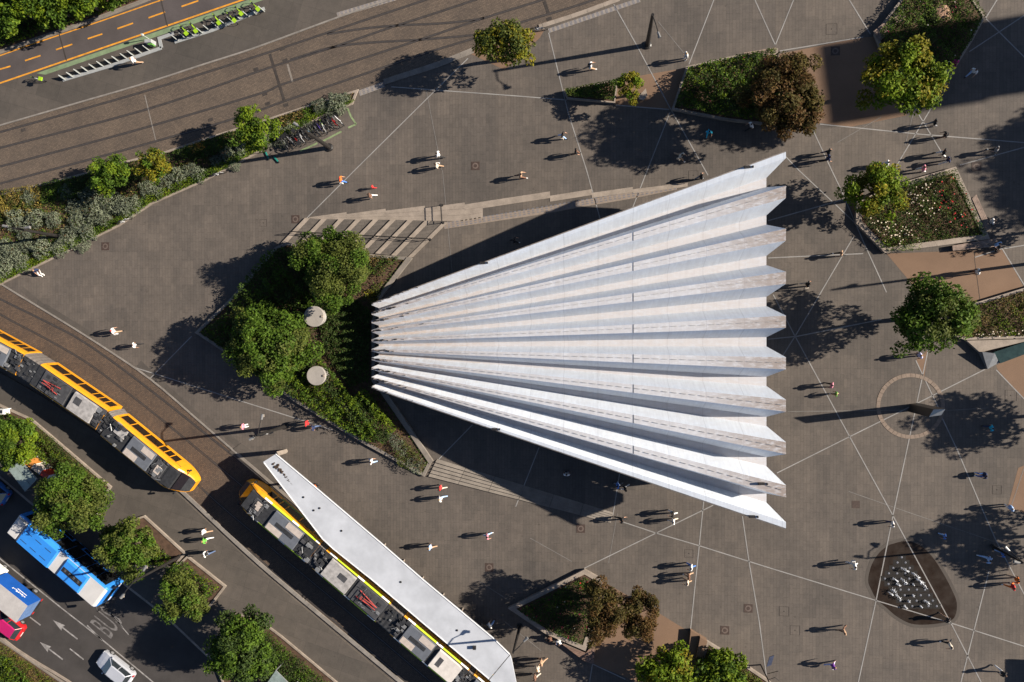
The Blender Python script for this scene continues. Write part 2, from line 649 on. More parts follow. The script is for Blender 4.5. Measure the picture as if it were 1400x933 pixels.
# drain channels, cover plates and joints across the tracks
for pts, w in (([(369, 74), (389, 139)], 0.28), ([(744, 2), (750, 19)], 0.3)):
    stripe('drain_channel', pts, w, 0.016, GROOVE, tb)
for x, y in ((288, 164), (386, 67), (390, 83), (362, 129), (366, 142), (391, 144), (32, 178), (350, 95), (751, 26)):
    mb = MB(); c = G2(x, y)
    d = Vector((math.cos(R(17)), math.sin(R(17)))); n = Vector((-d.y, d.x))
    mb.prism([c - d * .25 - n * .16, c + d * .25 - n * .16, c + d * .25 + n * .16, c - d * .25 + n * .16], 0.003, 0.018)
    mb.build('cover_plate', GROOVE, tb)
stripe('track_joint', [(198, 130), (213, 192)], 0.09, 0.012, KERB, tb)
stripe('track_joint', [(393, 88), (400, 112)], 0.2, 0.012, STONE_G, tb)

# kerbs of the upper street
def kerb_run(pts, w, z1, m, name='kerb', seg=1.6, parent=None, smooth=4, z0=-0.02):
    """run of separate kerb stones along a line"""
    P = GP(pts)
    if smooth:
        P = smooth_path(P, smooth)
    root = parent
    if root is None:
        root = empty(name, V3(P[0], 0), kind='structure')
    # resample
    L = [0.0]
    for a, b in zip(P[:-1], P[1:]):
        L.append(L[-1] + (b - a).length)
    n = max(1, int(L[-1] / seg))
    def at(s):
        for i in range(len(L) - 1):
            if s <= L[i + 1] or i == len(L) - 2:
                t = (s - L[i]) / max(1e-6, L[i + 1] - L[i])
                return P[i].lerp(P[i + 1], t)
    for i in range(n):
        a = at(L[-1] * i / n + 0.006); b = at(L[-1] * (i + 1) / n - 0.006)
        d = (b - a).normalized(); nn = Vector((-d.y, d.x)) * w / 2
        mb = MB(); mb.prism([a - nn, b - nn, b + nn, a + nn], z0, z1 + random.uniform(-.003, .003))
        mb.build('kerb_stone', m, root)
    return root
random.seed(4)
kerb_run([(-40, 184), (0, 172), (100, 143), (200, 114), (280, 88), (350, 65.5), (460, 25), (555, -8)], 0.16, 0.09, KERB)
kerb_run([(-40, 87), (0, 72), (70, 48), (140, 24), (205, -1)], 0.42, 0.12, STONE_G)
kerb_run([(525, 112.5), (560, 101), (600, 88), (647, 69)], 0.55, 0.05, STONE_G, seg=1.2)
kerb_run([(737, 37), (790, 20), (847, -1)], 0.4, 0.08, STONE)
kerb_run([(-40, 362), (7, 392), (70, 430), (128, 466), (205, 518), (275, 578), (325, 621), (355, 646)], 0.16, 0.07, KERB)
kerb_run([(244, 667), (272, 693), (350, 766), (440, 842), (560, 942)], 0.35, 0.14, KERB)
def tactile(pts, w, m1, m2):
    P = GP(pts)
    mb = MB(); mb.use(m1); ribbon(mb, P, w, 0.012)
    d = (P[-1] - P[0]); L = d.length; d.normalize(); n = Vector((-d.y, d.x))
    mb.use(m2)
    k = 0
    s = 0.12
    while s < L:
        for j in (-.33, 0, .33):
            c = P[0] + d * (s + (0.1 if k % 2 else 0)) + n * w * j
            mb.prism([c + d * .07, c + n * .07, c - d * .07, c - n * .07], 0.0125, 0.018, bottom=False)
        s += 0.22; k += 1
    o = mb.build('tactile_paving')
    o['kind'] = 'structure'
TACT1 = mat('tactile_base', (0.24, 0.21, 0.185), 0.8, 0.15, 3.0)
TACT2 = mat('tactile_stud', (0.15, 0.15, 0.17), 0.8, 0.15, 3.0)
TACT3 = mat('tactile_stud_ochre', (0.23, 0.185, 0.15), 0.8, 0.15, 3.0)
tactile([(461, 21), (552, -6)], 0.5, TACT1, TACT2)
tactile([(750, 42.5), (875, 0)], 0.42, TACT1, TACT2)
tactile([(491, 128), (524, 116)], 0.55, TACT1, TACT2)
# cycle lane paint
stripe('edge_line', [(-40, 128), (0, 114), (332, 0), (440, -37)], 0.16, 0.012, YELLOW, cyc)
stripe('edge_line', [(-40, 90), (4, 75), (40, 62), (100, 42), (150, 25), (210, 4), (300, -26)], 0.12, 0.012, YELLOW, cyc)
for a, b in (((0, 380), (58, 363)), ((137, 333), (222, 305)), ((307, 273), (396, 243)), ((480, 213), (560, 187)), ((642, 158), (728, 128)), ((812, 99), (903, 67)), ((993, 37), (1085, 5))):
    stripe('lane_dash', [(a[0] / 4, a[1] / 4), (b[0] / 4, b[1] / 4)], 0.15, 0.012, YELLOW, cyc)
for a, b in (((81, 47), (91, 83)), ((220, 0), (229, 36))):
    stripe('asphalt_joint', [a, b], 0.13, 0.016, GROOVE, cyc)
gs = sheet('green_lane_edge', [(50, 100.5), (332, 2.8), (440, -35), (440, -28), (352, 3), (62, 102.5)], 0.013, GREENP)

# lower left: road, raised pavements, platform
road = sheet('road', [(-60, 600), (-20, 635), (75, 715), (150, 783), (232, 847), (288, 900), (345, 955), (345, 1000), (180, 1000), (95, 933), (60, 912), (25, 890), (-60, 828)], 0.006, ASPH)
def slab(name, pxs, z1, m):
    mb = MB(); mb.prism(GP(pxs), -0.05, z1)
    return struct(name, mb, m)
slab('pavement', [(-60, 478), (-40, 486), (60, 543), (150, 603), (240, 672), (268, 698), (346, 771), (556, 948), (620, 1000), (345, 1000), (341, 948), (284, 896), (228, 843), (146, 779), (71, 711), (-24, 631), (-60, 601)], 0.12, CONC)
kerb_run([(-60, 601), (-24, 631), (71, 711), (146, 779), (228, 843), (284, 896), (341, 948)], 0.22, 0.128, STONE, smooth=0)
kerb_run([(-10, 862), (8, 876), (25, 889), (60, 911), (95, 932), (160, 980)], 0.22, 0.12, STONE)
for pts, w in (([(-40, 730), (0, 764), (86, 833), (140, 875), (206, 930), (270, 985)], 0.13), ([(41, 844), (55.5, 855)], 0.14), ([(95.5, 887), (114.5, 902)], 0.14),
               ([(119, 855), (140, 876)], 0.13), ([(152, 840), (168, 858)], 0.12)):
    stripe('lane_line', pts, w, 0.010, WHITEP, road)
for tip, tail in (((72.5, 848), (106, 874)), ((54.5, 878), (86, 902))):
    a = G2(*tip); b = G2(*tail); d = (b - a).normalized(); n = Vector((-d.y, d.x)); L = (b - a).length
    mb = MB()
    mb.poly([V3(p, .010) for p in (a, a + d * L * .42 - n * .36, a + d * L * .38 , a + d * L * .42 + n * .36)])
    mb.poly([V3(p, .010) for p in (a + d * L * .38 - n * .075, b - n * .075, b + n * .075, a + d * L * .38 + n * .075)])
    mb.build('lane_arrow', WHITEP, road)
# painted word, stretched along the driving direction
def lettering(txt, origin, right, up, w, h, z, m, name, parent):
    cu = bpy.data.curves.new('lettering', 'FONT'); cu.body = txt; cu.size = 1.0; cu.fill_mode = 'FRONT'; cu.resolution_u = 3
    t = bpy.data.objects.new('lettering_tmp', cu); COL.objects.link(t)
    bpy.context.view_layer.update()
    me = bpy.data.meshes.new_from_object(t.evaluated_get(bpy.context.evaluated_depsgraph_get()))
    bpy.data.objects.remove(t)
    co = np.array([v.co for v in me.vertices])
    x0, x1, y0, y1 = co[:, 0].min(), co[:, 0].max(), co[:, 1].min(), co[:, 1].max()
    off = wloc(parent) if parent else Vector((0, 0, 0))
    right = Vector(right); up = Vector(up); origin = Vector(origin)
    for v in me.vertices:
        u = (v.co.x - x0) / (x1 - x0); q = (v.co.y - y0) / (y1 - y0)
        v.co = origin + right * (u * w) + up * (q * h) + Vector((0, 0, z)) - off
    me.materials.clear(); me.materials.append(m)
    o = bpy.data.objects.new(name, me); COL.objects.link(o)
    if parent: o.parent = parent
    return o
a = G(133, 857); b = G(119, 846)
rd = (G(0, 764) - G(140, 875)); rd.z = 0; rd.normalize()          # driving direction
rr = Vector((rd.y, -rd.x, 0))
lettering('BUS', G(152, 874), rr, rd, 2.3, 2.9, 0.010, WORNP, 'road_lettering', road)
stripe('stop_line_edge', [(150, 838), (176, 868)], 0.1, 0.010, WHITEP, road)

slab('tram_platform', [(313, 618), (330, 606), (380, 640), (440, 690), (530, 764), (620, 836), (720, 916), (760, 960), (716, 960), (640, 893), (520, 792), (420, 703), (352, 646)], 0.06, CONC)
kerb_run([(325, 621), (352, 644), (420, 702), (520, 791), (640, 892), (716, 958)], 0.3, 0.09, STONE_G, smooth=0)

# tan resin-gravel fields
TANZ = 0.005
for p in ([(873, 104), (938, 93), (920, 150), (916, 151), (841, 142), (846, 110)],
          [(1066, 74), (1174, 52), (1200, 50), (1215, 100), (1240, 158), (1162, 174), (1120, 168), (1040, 165)],
          [(1212, 347), (1372, 341), (1400, 394), (1330, 414), (1300, 425), (1254, 397)],
          [(1157, 272), (1180, 262), (1180, 300), (1172, 306)],
          [(824, 795), (900, 838), (944, 865), (967, 877), (955, 915), (900, 945), (812, 908), (814, 880), (800, 870)],
          [(1269, 478), (1252, 493), (1263, 520)],
          [(1364, 506), (1362, 500), (1440, 450), (1440, 580), (1400, 546)],
          [(1392, 640), (1440, 620), (1440, 720), (1378, 692)],
          [(641, 73), (655, 66), (745, 40), (738, 52), (690, 96)]):
    sheet('gravel_field', p, TANZ, TAN)
for a, b in (((1332, 352), (1340, 413)), ((1333, 352), (1331, 340)), ((882, 878), (879, 930))):
    stripe('gravel_joint', [a, b], 0.05, 0.009, GROOVE, ground)

# ------------------------------------------------------------------ inlaid pale stone lines
LINES = [[(418, 300), (485, 233), (595, 124), (640, 80)], [(535, 119), (700, 131), (775, 137)], [(842, 144), (915, 150)],
 [(839, 6), (872, 65), (915, 146), (968, 240)], [(976, 0), (942, 88)], [(916, 154), (885, 233), (865, 284)], [(750, 45), (777, 155), (802, 233), (822, 305)],
 [(1032, 0), (1060, 62)], [(1085, 0), (1060, 62)], [(1161, 0), (1190, 47)], [(1066, 70), (1180, 51)], [(1368, -8), (1347, 26)], [(1347, 25), (1410, 88)],
 [(1325, 71), (1410, 15)], [(1305, 95), (1237, 208), (1222, 233)], [(1121, 170), (1260, 184), (1410, 196)], [(1250, 147), (1290, 213)], [(1410, 199), (1312, 226)],
 [(1110, 175), (1137, 233), (1150, 260), (1180, 330), (1212, 400)], [(1070, 210), (1092, 233), (1170, 306)], [(1167, 324), (1087, 460), (1068, 490)],
 [(1050, 302), (1157, 272)], [(1050, 353), (1180, 347)], [(1057, 403), (1087, 460), (1162, 598), (1218, 700), (1300, 852), (1345, 940)],
 [(1050, 464), (1090, 460), (1205, 437)], [(1062, 647), (1162, 597), (1255, 551), (1347, 505)], [(975, 691), (897, 729), (799, 777)],
 [(1252, 493), (1284, 560)], [(1284, 563), (1309, 616), (1344, 699), (1362, 740), (1404, 820)], [(1269, 478), (1222, 699), (1198, 820), (1172, 940)],
 [(1362, 506), (1410, 556)], [(852, 714), (897, 729), (955, 746), (1050, 776), (1197, 821), (1300, 852), (1410, 887)],
 [(962, 686), (956, 746), (944, 862)], [(1015, 706), (1024, 768), (1038, 850), (1050, 940)], [(1352, 781), (1312, 940)], [(646, 581), (600, 628)],
 [(737, 612), (705, 693)], [(847, 648), (838, 705)], [(182, 502), (350, 555), (455, 588)], [(205, 518), (262, 460)],
 [(810, 908), (805, 940)], [(810, 908), (855, 929)], [(1333, 352), (1370, 340), (1410, 406)], [(1373, 340), (1410, 334)]]
FAINT = [[(605, 233), (619, 380)], [(583, 125), (604, 233)], [(1077, 563), (1240, 561)], [(1288, 562), (1350, 558)], [(1160, 672), (1237, 699), (1372, 745)],
 [(725, 736), (782, 768)], [(844, 702), (832, 770)], [(900, 30), (936, 74)], [(1145, 195), (1205, 160)], [(655, 795), (694, 820)], [(1237, 200), (1250, 150)], [(690, 850), (740, 890)], [(1400, 640), (1380, 700)]]
INLAY_F = mat('inlay_stone_worn', (0.16, 0.148, 0.138), 0.8, 0.2, 0.8)
for l in LINES:
    stripe('inlay_line', l, 0.095, 0.012, INLAY, ground)
for l in FAINT:
    stripe('inlay_line', l, 0.06, 0.011, INLAY_F, ground)
# strip of pale slabs along the left track
for a, b, w in (((30, 395), (60, 420), .5), ((60, 420), (128, 462), .8), ((190, 497), (272, 572), .7), ((282, 572), (330, 612), .6)):
    stripe('paving_band', [a, b], w, 0.008, CONC, ground)

# manholes
def manhole(x, y, s, ringed=True, lab=''):
    c = G(x, y)
    e = empty('manhole_cover', c, 'rusty square manhole cover with round lid ' + lab if ringed else 'plain square inspection cover flush with the paving',
              'manhole', None if ringed else 'plain inspection covers in the square')
    mb = MB()
    if ringed:
        mb.use(RUST); mb.box(c.x - s / 2, c.x + s / 2, c.y - s / 2, c.y + s / 2, -.01, 0.014)
        mb.build('frame', None, e)
        mb = MB(); mb.lathe((c.x, c.y, 0), [(s * .36, 0.0), (s * .36, .022), (s * .22, .023)], 20)
        mb.build('lid', IRONL, e)
        mb = MB(); mb.lathe((c.x, c.y, 0), [(s * .2, 0.0), (s * .2, .030), (s * .1, .031)], 16)
        mb.build('lid_centre', RUST, e)
    else:
        for (x0, x1, y0, y1) in ((-1, 1, -1, -.94), (-1, 1, .94, 1), (-1, -.94, -.94, .94), (.94, 1, -.94, .94)):
            mb.box(c.x + x0 * s / 2, c.x + x1 * s / 2, c.y + y0 * s / 2, c.y + y1 * s / 2, -.01, 0.010)
        mb.build('frame', GROOVE, e)
        mb = MB(); mb.lathe((c.x, c.y, 0), [(.05, 0), (.05, .012)], 8); mb.build('lifting_eye', GROOVE, e)
for x, y, lb in ((404, 300, 'at the low end of the terraced steps'), (144, 337, 'below the silver shrub bed'), (650, 227, 'on open paving beside three walkers'), (669, 776, 'above the white platform canopy'), (794, 723, 'in the fan roof shadow past the lower steps'),
                 (1023, 832, 'touching a long pale line'), (991, 862, 'above the kerb of the bright bushes'), (1335, 228, 'above the corner of the rose bed'), (1142, 70, 'in the shaded gravel field')):
    manhole(x, y, 0.82, True, lb)
for x, y, s in ((1137, 40, 1.0), (1072, 836, .9), (1087, 862, .9), (1363, 670, .8), (948, 240, .9), (942, 757, .8), (1382, 541, 1.0), (660, 300, .5), (480, 402, .6), (360, 305, .7)):
    manhole(x, y, s, False)
mb = MB(); c = G(1170, 690); mb.box(c.x - .35, c.x + .35, c.y - .35, c.y + .35, -.01, .012)
tag(mb.build('iron_plate', RUST), 'plain rusty square iron plate set in the paving', 'plate')

# ------------------------------------------------------------------ circle of stones
cc = G2(1244.75, 555.5); r1 = 44.6 / 14.75; r0 = 39.5 / 14.75
ring = empty('stone_ring', V3(cc, 0), kind='structure')
RINGM = mat('ring_stone', (0.21, 0.16, 0.125), 0.8, 0.2, 2.0)
NS = 44
for i in range(NS):
    a0 = 2 * math.pi * i / NS + .004; a1 = 2 * math.pi * (i + 1) / NS - .004
    mb = MB()
    mb.prism([cc + Vector((math.cos(a), math.sin(a))) * r for a, r in ((a0, r0), (a1, r0), (a1, r1), (a0, r1))], -.02, 0.022 + random.uniform(-.003, .003))
    mb.build('ring_stone', RINGM, ring)
# ------------------------------------------------------------------ planters
PLANTERS = {}
def planter(key, pxs, h, w, m, label, seg=1.9, base=0.0, skip=(), soil=0.08, edge_w=None):
    P = GP(pxs, h)
    c = sum(P, Vector((0, 0))) / len(P)
    e = empty('planter', V3(c, base), label, 'planter')
    Q = offset_poly(P, w)
    if edge_w:                              # some sides wider than others
        n = len(P)
    n = len(P)
    for i in range(n):
        if i in skip:
            continue
        j = (i + 1) % n
        L = (P[j] - P[i]).length
        k = max(1, int(L / seg))
        for s in range(k):
            g = 0.006 / max(.1, L)
            t0 = s / k + (g if s else 0); t1 = (s + 1) / k - (g if s < k - 1 else 0)
            mb = MB()
            a, b = P[i].lerp(P[j], t0), P[i].lerp(P[j], t1)
            a2, b2 = Q[i].lerp(Q[j], t0), Q[i].lerp(Q[j], t1)
            mb.prism([a, b, b2, a2], base - .02, h + random.uniform(-.004, .004))
            mb.build('kerb_stone', m, e)
    mb = MB()
    S = offset_poly(P, w * 0.6)
    mb.prism(S, base - .02, h - soil)
    o = mb.build('soil', SOIL, e)
    PLANTERS[key] = (Q, h - soil)
    return e

random.seed(11)
planter('long', [(-40, 275), (0, 265), (125, 234), (172, 220), (222, 208), (317, 177), (369, 161), (445, 136), (490, 122), (482, 143), (447, 157), (387, 190), (350, 211), (280, 248), (207, 280), (162, 310), (75, 353), (0, 390), (-40, 412)],
        0.14, 0.22, STONE, 'long kerbed planting bed of silver shrubs beside the curving tram tracks')
planter('back', [(266, 455), (315, 408), (376, 338), (392, 331), (470, 345), (562, 352), (522, 405), (512, 440), (512, 520), (527, 540), (590, 632), (580, 652), (495, 606), (400, 548), (330, 498)],
        0.32, 0.30, STONE_G, 'large irregular kerbed bed behind the narrow end of the fan roof', soil=.1)
planter('small', [(770, 123), (845, 109), (841, 141), (775, 135)], 0.45, 0.13, STONE, 'small narrow stone planter filled with a clipped hedge')
planter('hedge', [(938, 91), (1017, 73), (1064, 66), (1062, 82), (1100, 130), (1085, 175), (996, 165), (918, 150)], 0.45, 0.22, STONE, 'stone-edged planter of dense hedge with reddish tree and wooden seat', skip=(3,))
planter('top', [(1240, -12), (1327, -8), (1348, 22), (1331, 54), (1306, 94), (1250, 118), (1205, 68), (1196, 46)], 0.45, 0.22, STONE, 'stone-edged shrub bed with a pale boulder among rose bushes')
planter('rose', [(1172, 275), (1232, 250), (1307, 228), (1354, 327), (1210, 346), (1170, 305)], 0.45, 0.5, STONE, 'broad stone-edged rose bed with red and white blooms')
planter('mid', [(1318, 428), (1334, 414), (1400, 394), (1450, 380), (1450, 455), (1400, 463), (1320, 465), (1290, 455)], 0.45, 0.25, STONE, 'stone-edged bed of straggly low shrubs beside the steel ramp')
planter('kite', [(694, 832), (799, 779), (824, 793), (814, 850), (800.5, 890.5), (746, 867)], 0.45, 0.42, STONE, 'kite-shaped stone planter with dark roses beside the brown-leaved trees')
planter('low', [(967, 877), (1010, 903), (1050, 930), (1080, 960), (940, 960), (955, 915)], 0.45, 0.22, STONE, 'stone-edged bed of bright green bushes behind the tan block seat')
planter('street_a', [(197, 705), (254, 757), (238, 776), (170, 775), (140, 745), (176, 712)], 0.35, 0.2, STONE, 'kerbed street planter with bare reddish soil at its tip', base=.1)
planter('street_b', [(256, 760), (309, 802), (281, 838), (222, 792)], 0.35, 0.2, STONE, 'kerbed street planter with leaning shrubs and a pale corner stone', base=.1)
planter('street_c', [(43, 573), (152, 666), (131, 697), (40, 640), (-40, 585), (-30, 540)], 0.35, 0.2, STONE, 'kerbed planter with clipped grey hedge between tram stop and bus lane', base=.1)
planter('street_d', [(320, 838), (352, 845), (385, 870), (475, 945), (475, 1000), (330, 1000), (296, 915)], 0.3, 0.18, STONE, 'planter with long clipped hedge beside the roadside tree', base=.1)
planter('verge', [(-40, 850), (8, 880), (60, 916), (110, 950), (60, 990), (-60, 940)], 0.2, 0.15, STONE_G, 'dry grassy verge beside the road with a pale post', soil=.04)
planter('park', [(-60, 90), (0, 70), (70, 46), (140, 22), (205, -3), (205, -60), (-60, -60)], 0.16, 0.15, STONE_G, 'overgrown green bank along the cycle lane', soil=.02)

# ------------------------------------------------------------------ wooden seats
def seat(pxs, z, along, n, label, m=WOOD, group=None):
    """slatted seat on a quadrilateral: pxs a,b,c,d ; slats run a->b"""
    P = GP(pxs, z)
    c = sum(P, Vector((0, 0))) / 4
    e = empty('bench', V3(c, 0), label, 'bench', group)
    mb = MB(); Q = offset_poly(P, 0.10)
    mb.prism(Q, 0, z - .06); mb.build('base', STONE_G, e)
    for i in range(n):
        t0 = i / n + .012; t1 = (i + 1) / n - .012
        mb = MB()
        mb.prism([P[0].lerp(P[3], t0), P[1].lerp(P[2], t0), P[1].lerp(P[2], t1), P[0].lerp(P[3], t1)], z - .058, z + random.uniform(-.004, .004))
        mb.build('slat', m, e)
    return e
WOODG = mat('weathered_wood', (0.24, 0.175, 0.14), 0.75, 0.35, 3.0)
seat([(1017, 72), (1061, 65), (1060, 75), (1019, 80)], .55, 0, 4, 'weathered wooden seat on top of the hedge planter wall', WOODG)
seat([(1235, 9), (1194, 43), (1204, 56), (1240, 22)], .55, 0, 5, 'weathered wooden seat along the side of the boulder bed', WOODG)
seat([(1335, 266), (1356, 312), (1349, 316), (1329, 272)], .5, 0, 4, 'wooden seat along the sunny side of the rose bed', WOODG)
seat([(1302, 336), (1362, 326), (1366, 337), (1303, 343)], .5, 0, 4, 'wooden seat in tree shade below the rose bed', WOODG)
seat([(767, 880), (801, 893), (809, 908), (800, 905)], .5, 0, 5, 'triangular wooden seat at the tip of the kite planter')
seat([(801, 893), (814, 876), (812, 907), (808, 908)], .5, 0, 4, 'reddish narrow wooden seat end beside the gravel field')
# tan block seat with a step
e = empty('block_seat', G(952, 890), 'tan two-level block seat between gravel field and bright bushes', 'bench')
P = GP([(945, 864), (967, 877), (957, 915), (941, 906)], .9)
m1 = P[0].lerp(P[1], .55); m2 = P[3].lerp(P[2], .55)
mb = MB(); mb.prism([P[0], m1, m2, P[3]], 0, .55); mb.build('lower_step', TAN, e)
mb = MB(); mb.prism([m1.lerp(P[1], .02), P[1], P[2], m2.lerp(P[2], .02)], 0, .95); mb.build('upper_step', TAN, e)
# wicker-like stone seat by the little tree
e = empty('garden_seat', G(879, 131), 'small pale fan-shaped seat standing under the little round tree', 'seat')
P = GP([(873, 132), (883, 121), (885, 131), (880, 137), (874, 136)], .45)
mb = MB(); mb.prism(P, .38, .45); mb.build('top', STONE, e)
mb = MB(); mb.prism(offset_poly(P, .12), 0, .379); mb.build('foot', STONE_G, e)

# boulder / mound in the top bed
c = G(1289, 18, .8)
rng = random.Random(3)
mb = MB()
prof = [(.9, 0), (.86, .25), (.7, .48), (.4, .6), (.12, .64)]
n = 14; rings = []
for r_, z_ in prof:
    rings.append([mb.pt((c.x + r_ * (1 + rng.uniform(-.14, .14)) * math.cos(2 * math.pi * i / n), c.y + r_ * (1 + rng.uniform(-.14, .14)) * math.sin(2 * math.pi * i / n), .35 + z_ + rng.uniform(-.03, .03))) for i in range(n)])
for A, B in zip(rings[:-1], rings[1:]):
    for i in range(n):
        mb.face((A[i], A[(i + 1) % n], B[(i + 1) % n], B[i]))
mb.face(rings[-1])
tag(mb.build('boulder', mat('boulder_stone', (.33, .2, .13), .85, .25, 3.0, bump=.5)), 'pale tan boulder lying in the shrub bed', 'boulder')

# ------------------------------------------------------------------ terraces and steps beside the fan roof
ter = empty('terrace_steps', G(480, 325), kind='structure')
TREAD = paver_mat('tread_pavers', (0.105, 0.094, 0.084), (0.085, 0.076, 0.068), (0.06, 0.055, 0.05), rowh=.3, brickw=.6, rot=R(-8))
def zp(x, y):
    return (360 + x / 4.667, 240 + y / 4.667)
tops = [(270, 272), (375, 280), (485, 281), (595, 282), (705, 283), (815, 284), (925, 286), (1033, 290), (1147, 300)]
bots = [(118, 432), (222, 440), (325, 450), (425, 460), (520, 475), (615, 489), (716, 499), (818, 511), (922, 523)]
for i in range(8):
    t0, t1, b0, b1 = [G2(*zp(*q)) for q in (tops[i], tops[i + 1], bots[i], bots[i + 1])]
    hh = 0.17
    f = 0.30                        # share taken by the pale nosing
    nt0, nb0 = t0.lerp(t1, f), b0.lerp(b1, f)
    mb = MB()                       # pale nosing stone, its west face a low riser
    mb.hexa([V3(b0, -.02), V3(nb0, -.02), V3(nt0, -.02), V3(t0, -.02)], [V3(b0, hh), V3(nb0, hh * .75), V3(nt0, hh * .75), V3(t0, hh)])
    mb.build('nosing', STONE, ter)
    e0, e1 = nb0.lerp(b1, .01), nt0.lerp(t1, .01)
    mb = MB()
    mb.hexa([V3(e0, -.02), V3(b1, -.02), V3(t1, -.02), V3(e1, -.02)], [V3(e0, hh * .72), V3(b1, .006), V3(t1, .006), V3(e1, hh * .72)])
    mb.build('tread', TREAD, ter)
a, b = G2(*zp(*tops[8])), G2(*zp(*bots[8]))
d = Vector((1, 0)) * .5
mb = MB(); mb.prism([b, b + d, a + d, a], -.02, .085); mb.build('nosing', STONE, ter)
mb = MB(); mb.prism(GP([zp(922, 525), (zp(955, 530)), (522, 408), (515, 408)]), -.02, .4); mb.build('side_wall', STONE_G, ter)
# upper band: long shallow slabs stepping back
UP = [(290, 268, 300, 282), (530, 235, 530, 284), (780, 213, 780, 286), (1030, 194, 1030, 290), (1285, 173, 1285, 292), (1400, 168, 1400, 270)]
band = []
for i in range(5):
    a0, a1 = UP[i], UP[i + 1]
    lo0, lo1 = zp(a0[2], a0[3]), zp(a1[2], a1[3])
    up0, up1 = zp(a0[0], a0[1] + (13 if i else 0)), zp(a1[0], a1[1])
    P = GP([lo0, lo1, up1, up0])
    for k in range(3):
        q0, q1 = k / 3 + .004, (k + 1) / 3 - .004
        mb = MB()
        mb.prism([P[0].lerp(P[3], q0), P[1].lerp(P[2], q0), P[1].lerp(P[2], q1), P[0].lerp(P[3], q1)], -.02, .018 + .008 * k)
        mb.build('step_slab', STONE, ter)
for (x0, y0, x1, y1, w) in ((660, 297, 780, 278, 24), (660, 276, 752, 262, 14), (752, 268, 809, 259, 12), (809, 264, 865, 256, 10), (865, 259, 940, 250, 7)):
    P = GP([(x0, y0), (x1, y1), (x1, y1 + w * .5 + 2), (x0, y0 + w * .5 + 2)])
    if w < 20:
        mb = MB(); mb.prism(P, -.02, .03); mb.build('step_slab', STONE, ter)
tactile([(607, 309), (660, 301), (740, 289), (800, 278), (860, 268), (925, 255)], 0.62, TACT3, TACT2)

low = empty('lower_steps', G(715, 670), kind='structure')
def zq(x, y):
    return (560 + x / 4.667, 610 + y / 4.667)
A0, A1 = G2(*zq(175, 82)), G2(*zq(1300, 425))      # upper edge (fan side)
B0, B1 = G2(*zq(120, 195)), G2(*zq(1285, 492))     # lower edge
NST = 5
for i in range(NST):
    t0, t1 = i / NST, (i + 1) / NST - .02
    p = [A0.lerp(B0, t0), A0.lerp(B0, t1), A1.lerp(B1, t1), A1.lerp(B1, t0)]
    z_hi = .17
    nn = 6
    for s in range(nn):                            # slabs along each tread
        u0, u1 = s / nn + .001, (s + 1) / nn - .001
        q = [p[1].lerp(p[2], u0), p[1].lerp(p[2], u1), p[0].lerp(p[3], u1), p[0].lerp(p[3], u0)]
        k0, k1 = 1 - .55 * u0, 1 - .55 * u1
        mb = MB()
        mb.hexa([V3(x, -.02) for x in q], [V3(q[0], z_hi * k0), V3(q[1], z_hi * k1), V3(q[2], .012), V3(q[3], .012)])
        mb.build('step_slab', STONE_G, low)
mb = MB(); P = GP([(524, 538), (531, 538), (593, 630), (588, 634)]); mb.prism(P, -.02, .36)
tag(mb.build('low_wall', STONE_G), 'thin low stone wall edging the planting under the fan roof', 'wall')

# handrails
def railing(a, b, n, hgt, label, rails=2):
    A, B = G(*a), G(*b)
    e = empty('handrail', (A + B) / 2, label, 'railing')
    for i in range(n):
        p = A.lerp(B, i / (n - 1))
        mb = MB(); mb.tube(p, p + Vector((0, 0, hgt)), .035, .03, 6); mb.lathe((p.x, p.y, 0), [(.14, .0), (.14, .1), (.05, .12)], 8)
        mb.build('post', METALD, e)
    for k in range(rails):
        z = hgt - k * .35
        mb = MB(); mb.tube(A + Vector((0, 0, z)), B + Vector((0, 0, z)), .03, .03, 6); mb.build('rail', METALD, e)
    return e
railing((400, 318), (588, 328), 9, .95, 'long dark handrail running along the terraced steps')
railing((604.5, 281), (606, 305), 2, .9, 'short dark handrail across the pale slabs beside the steps')

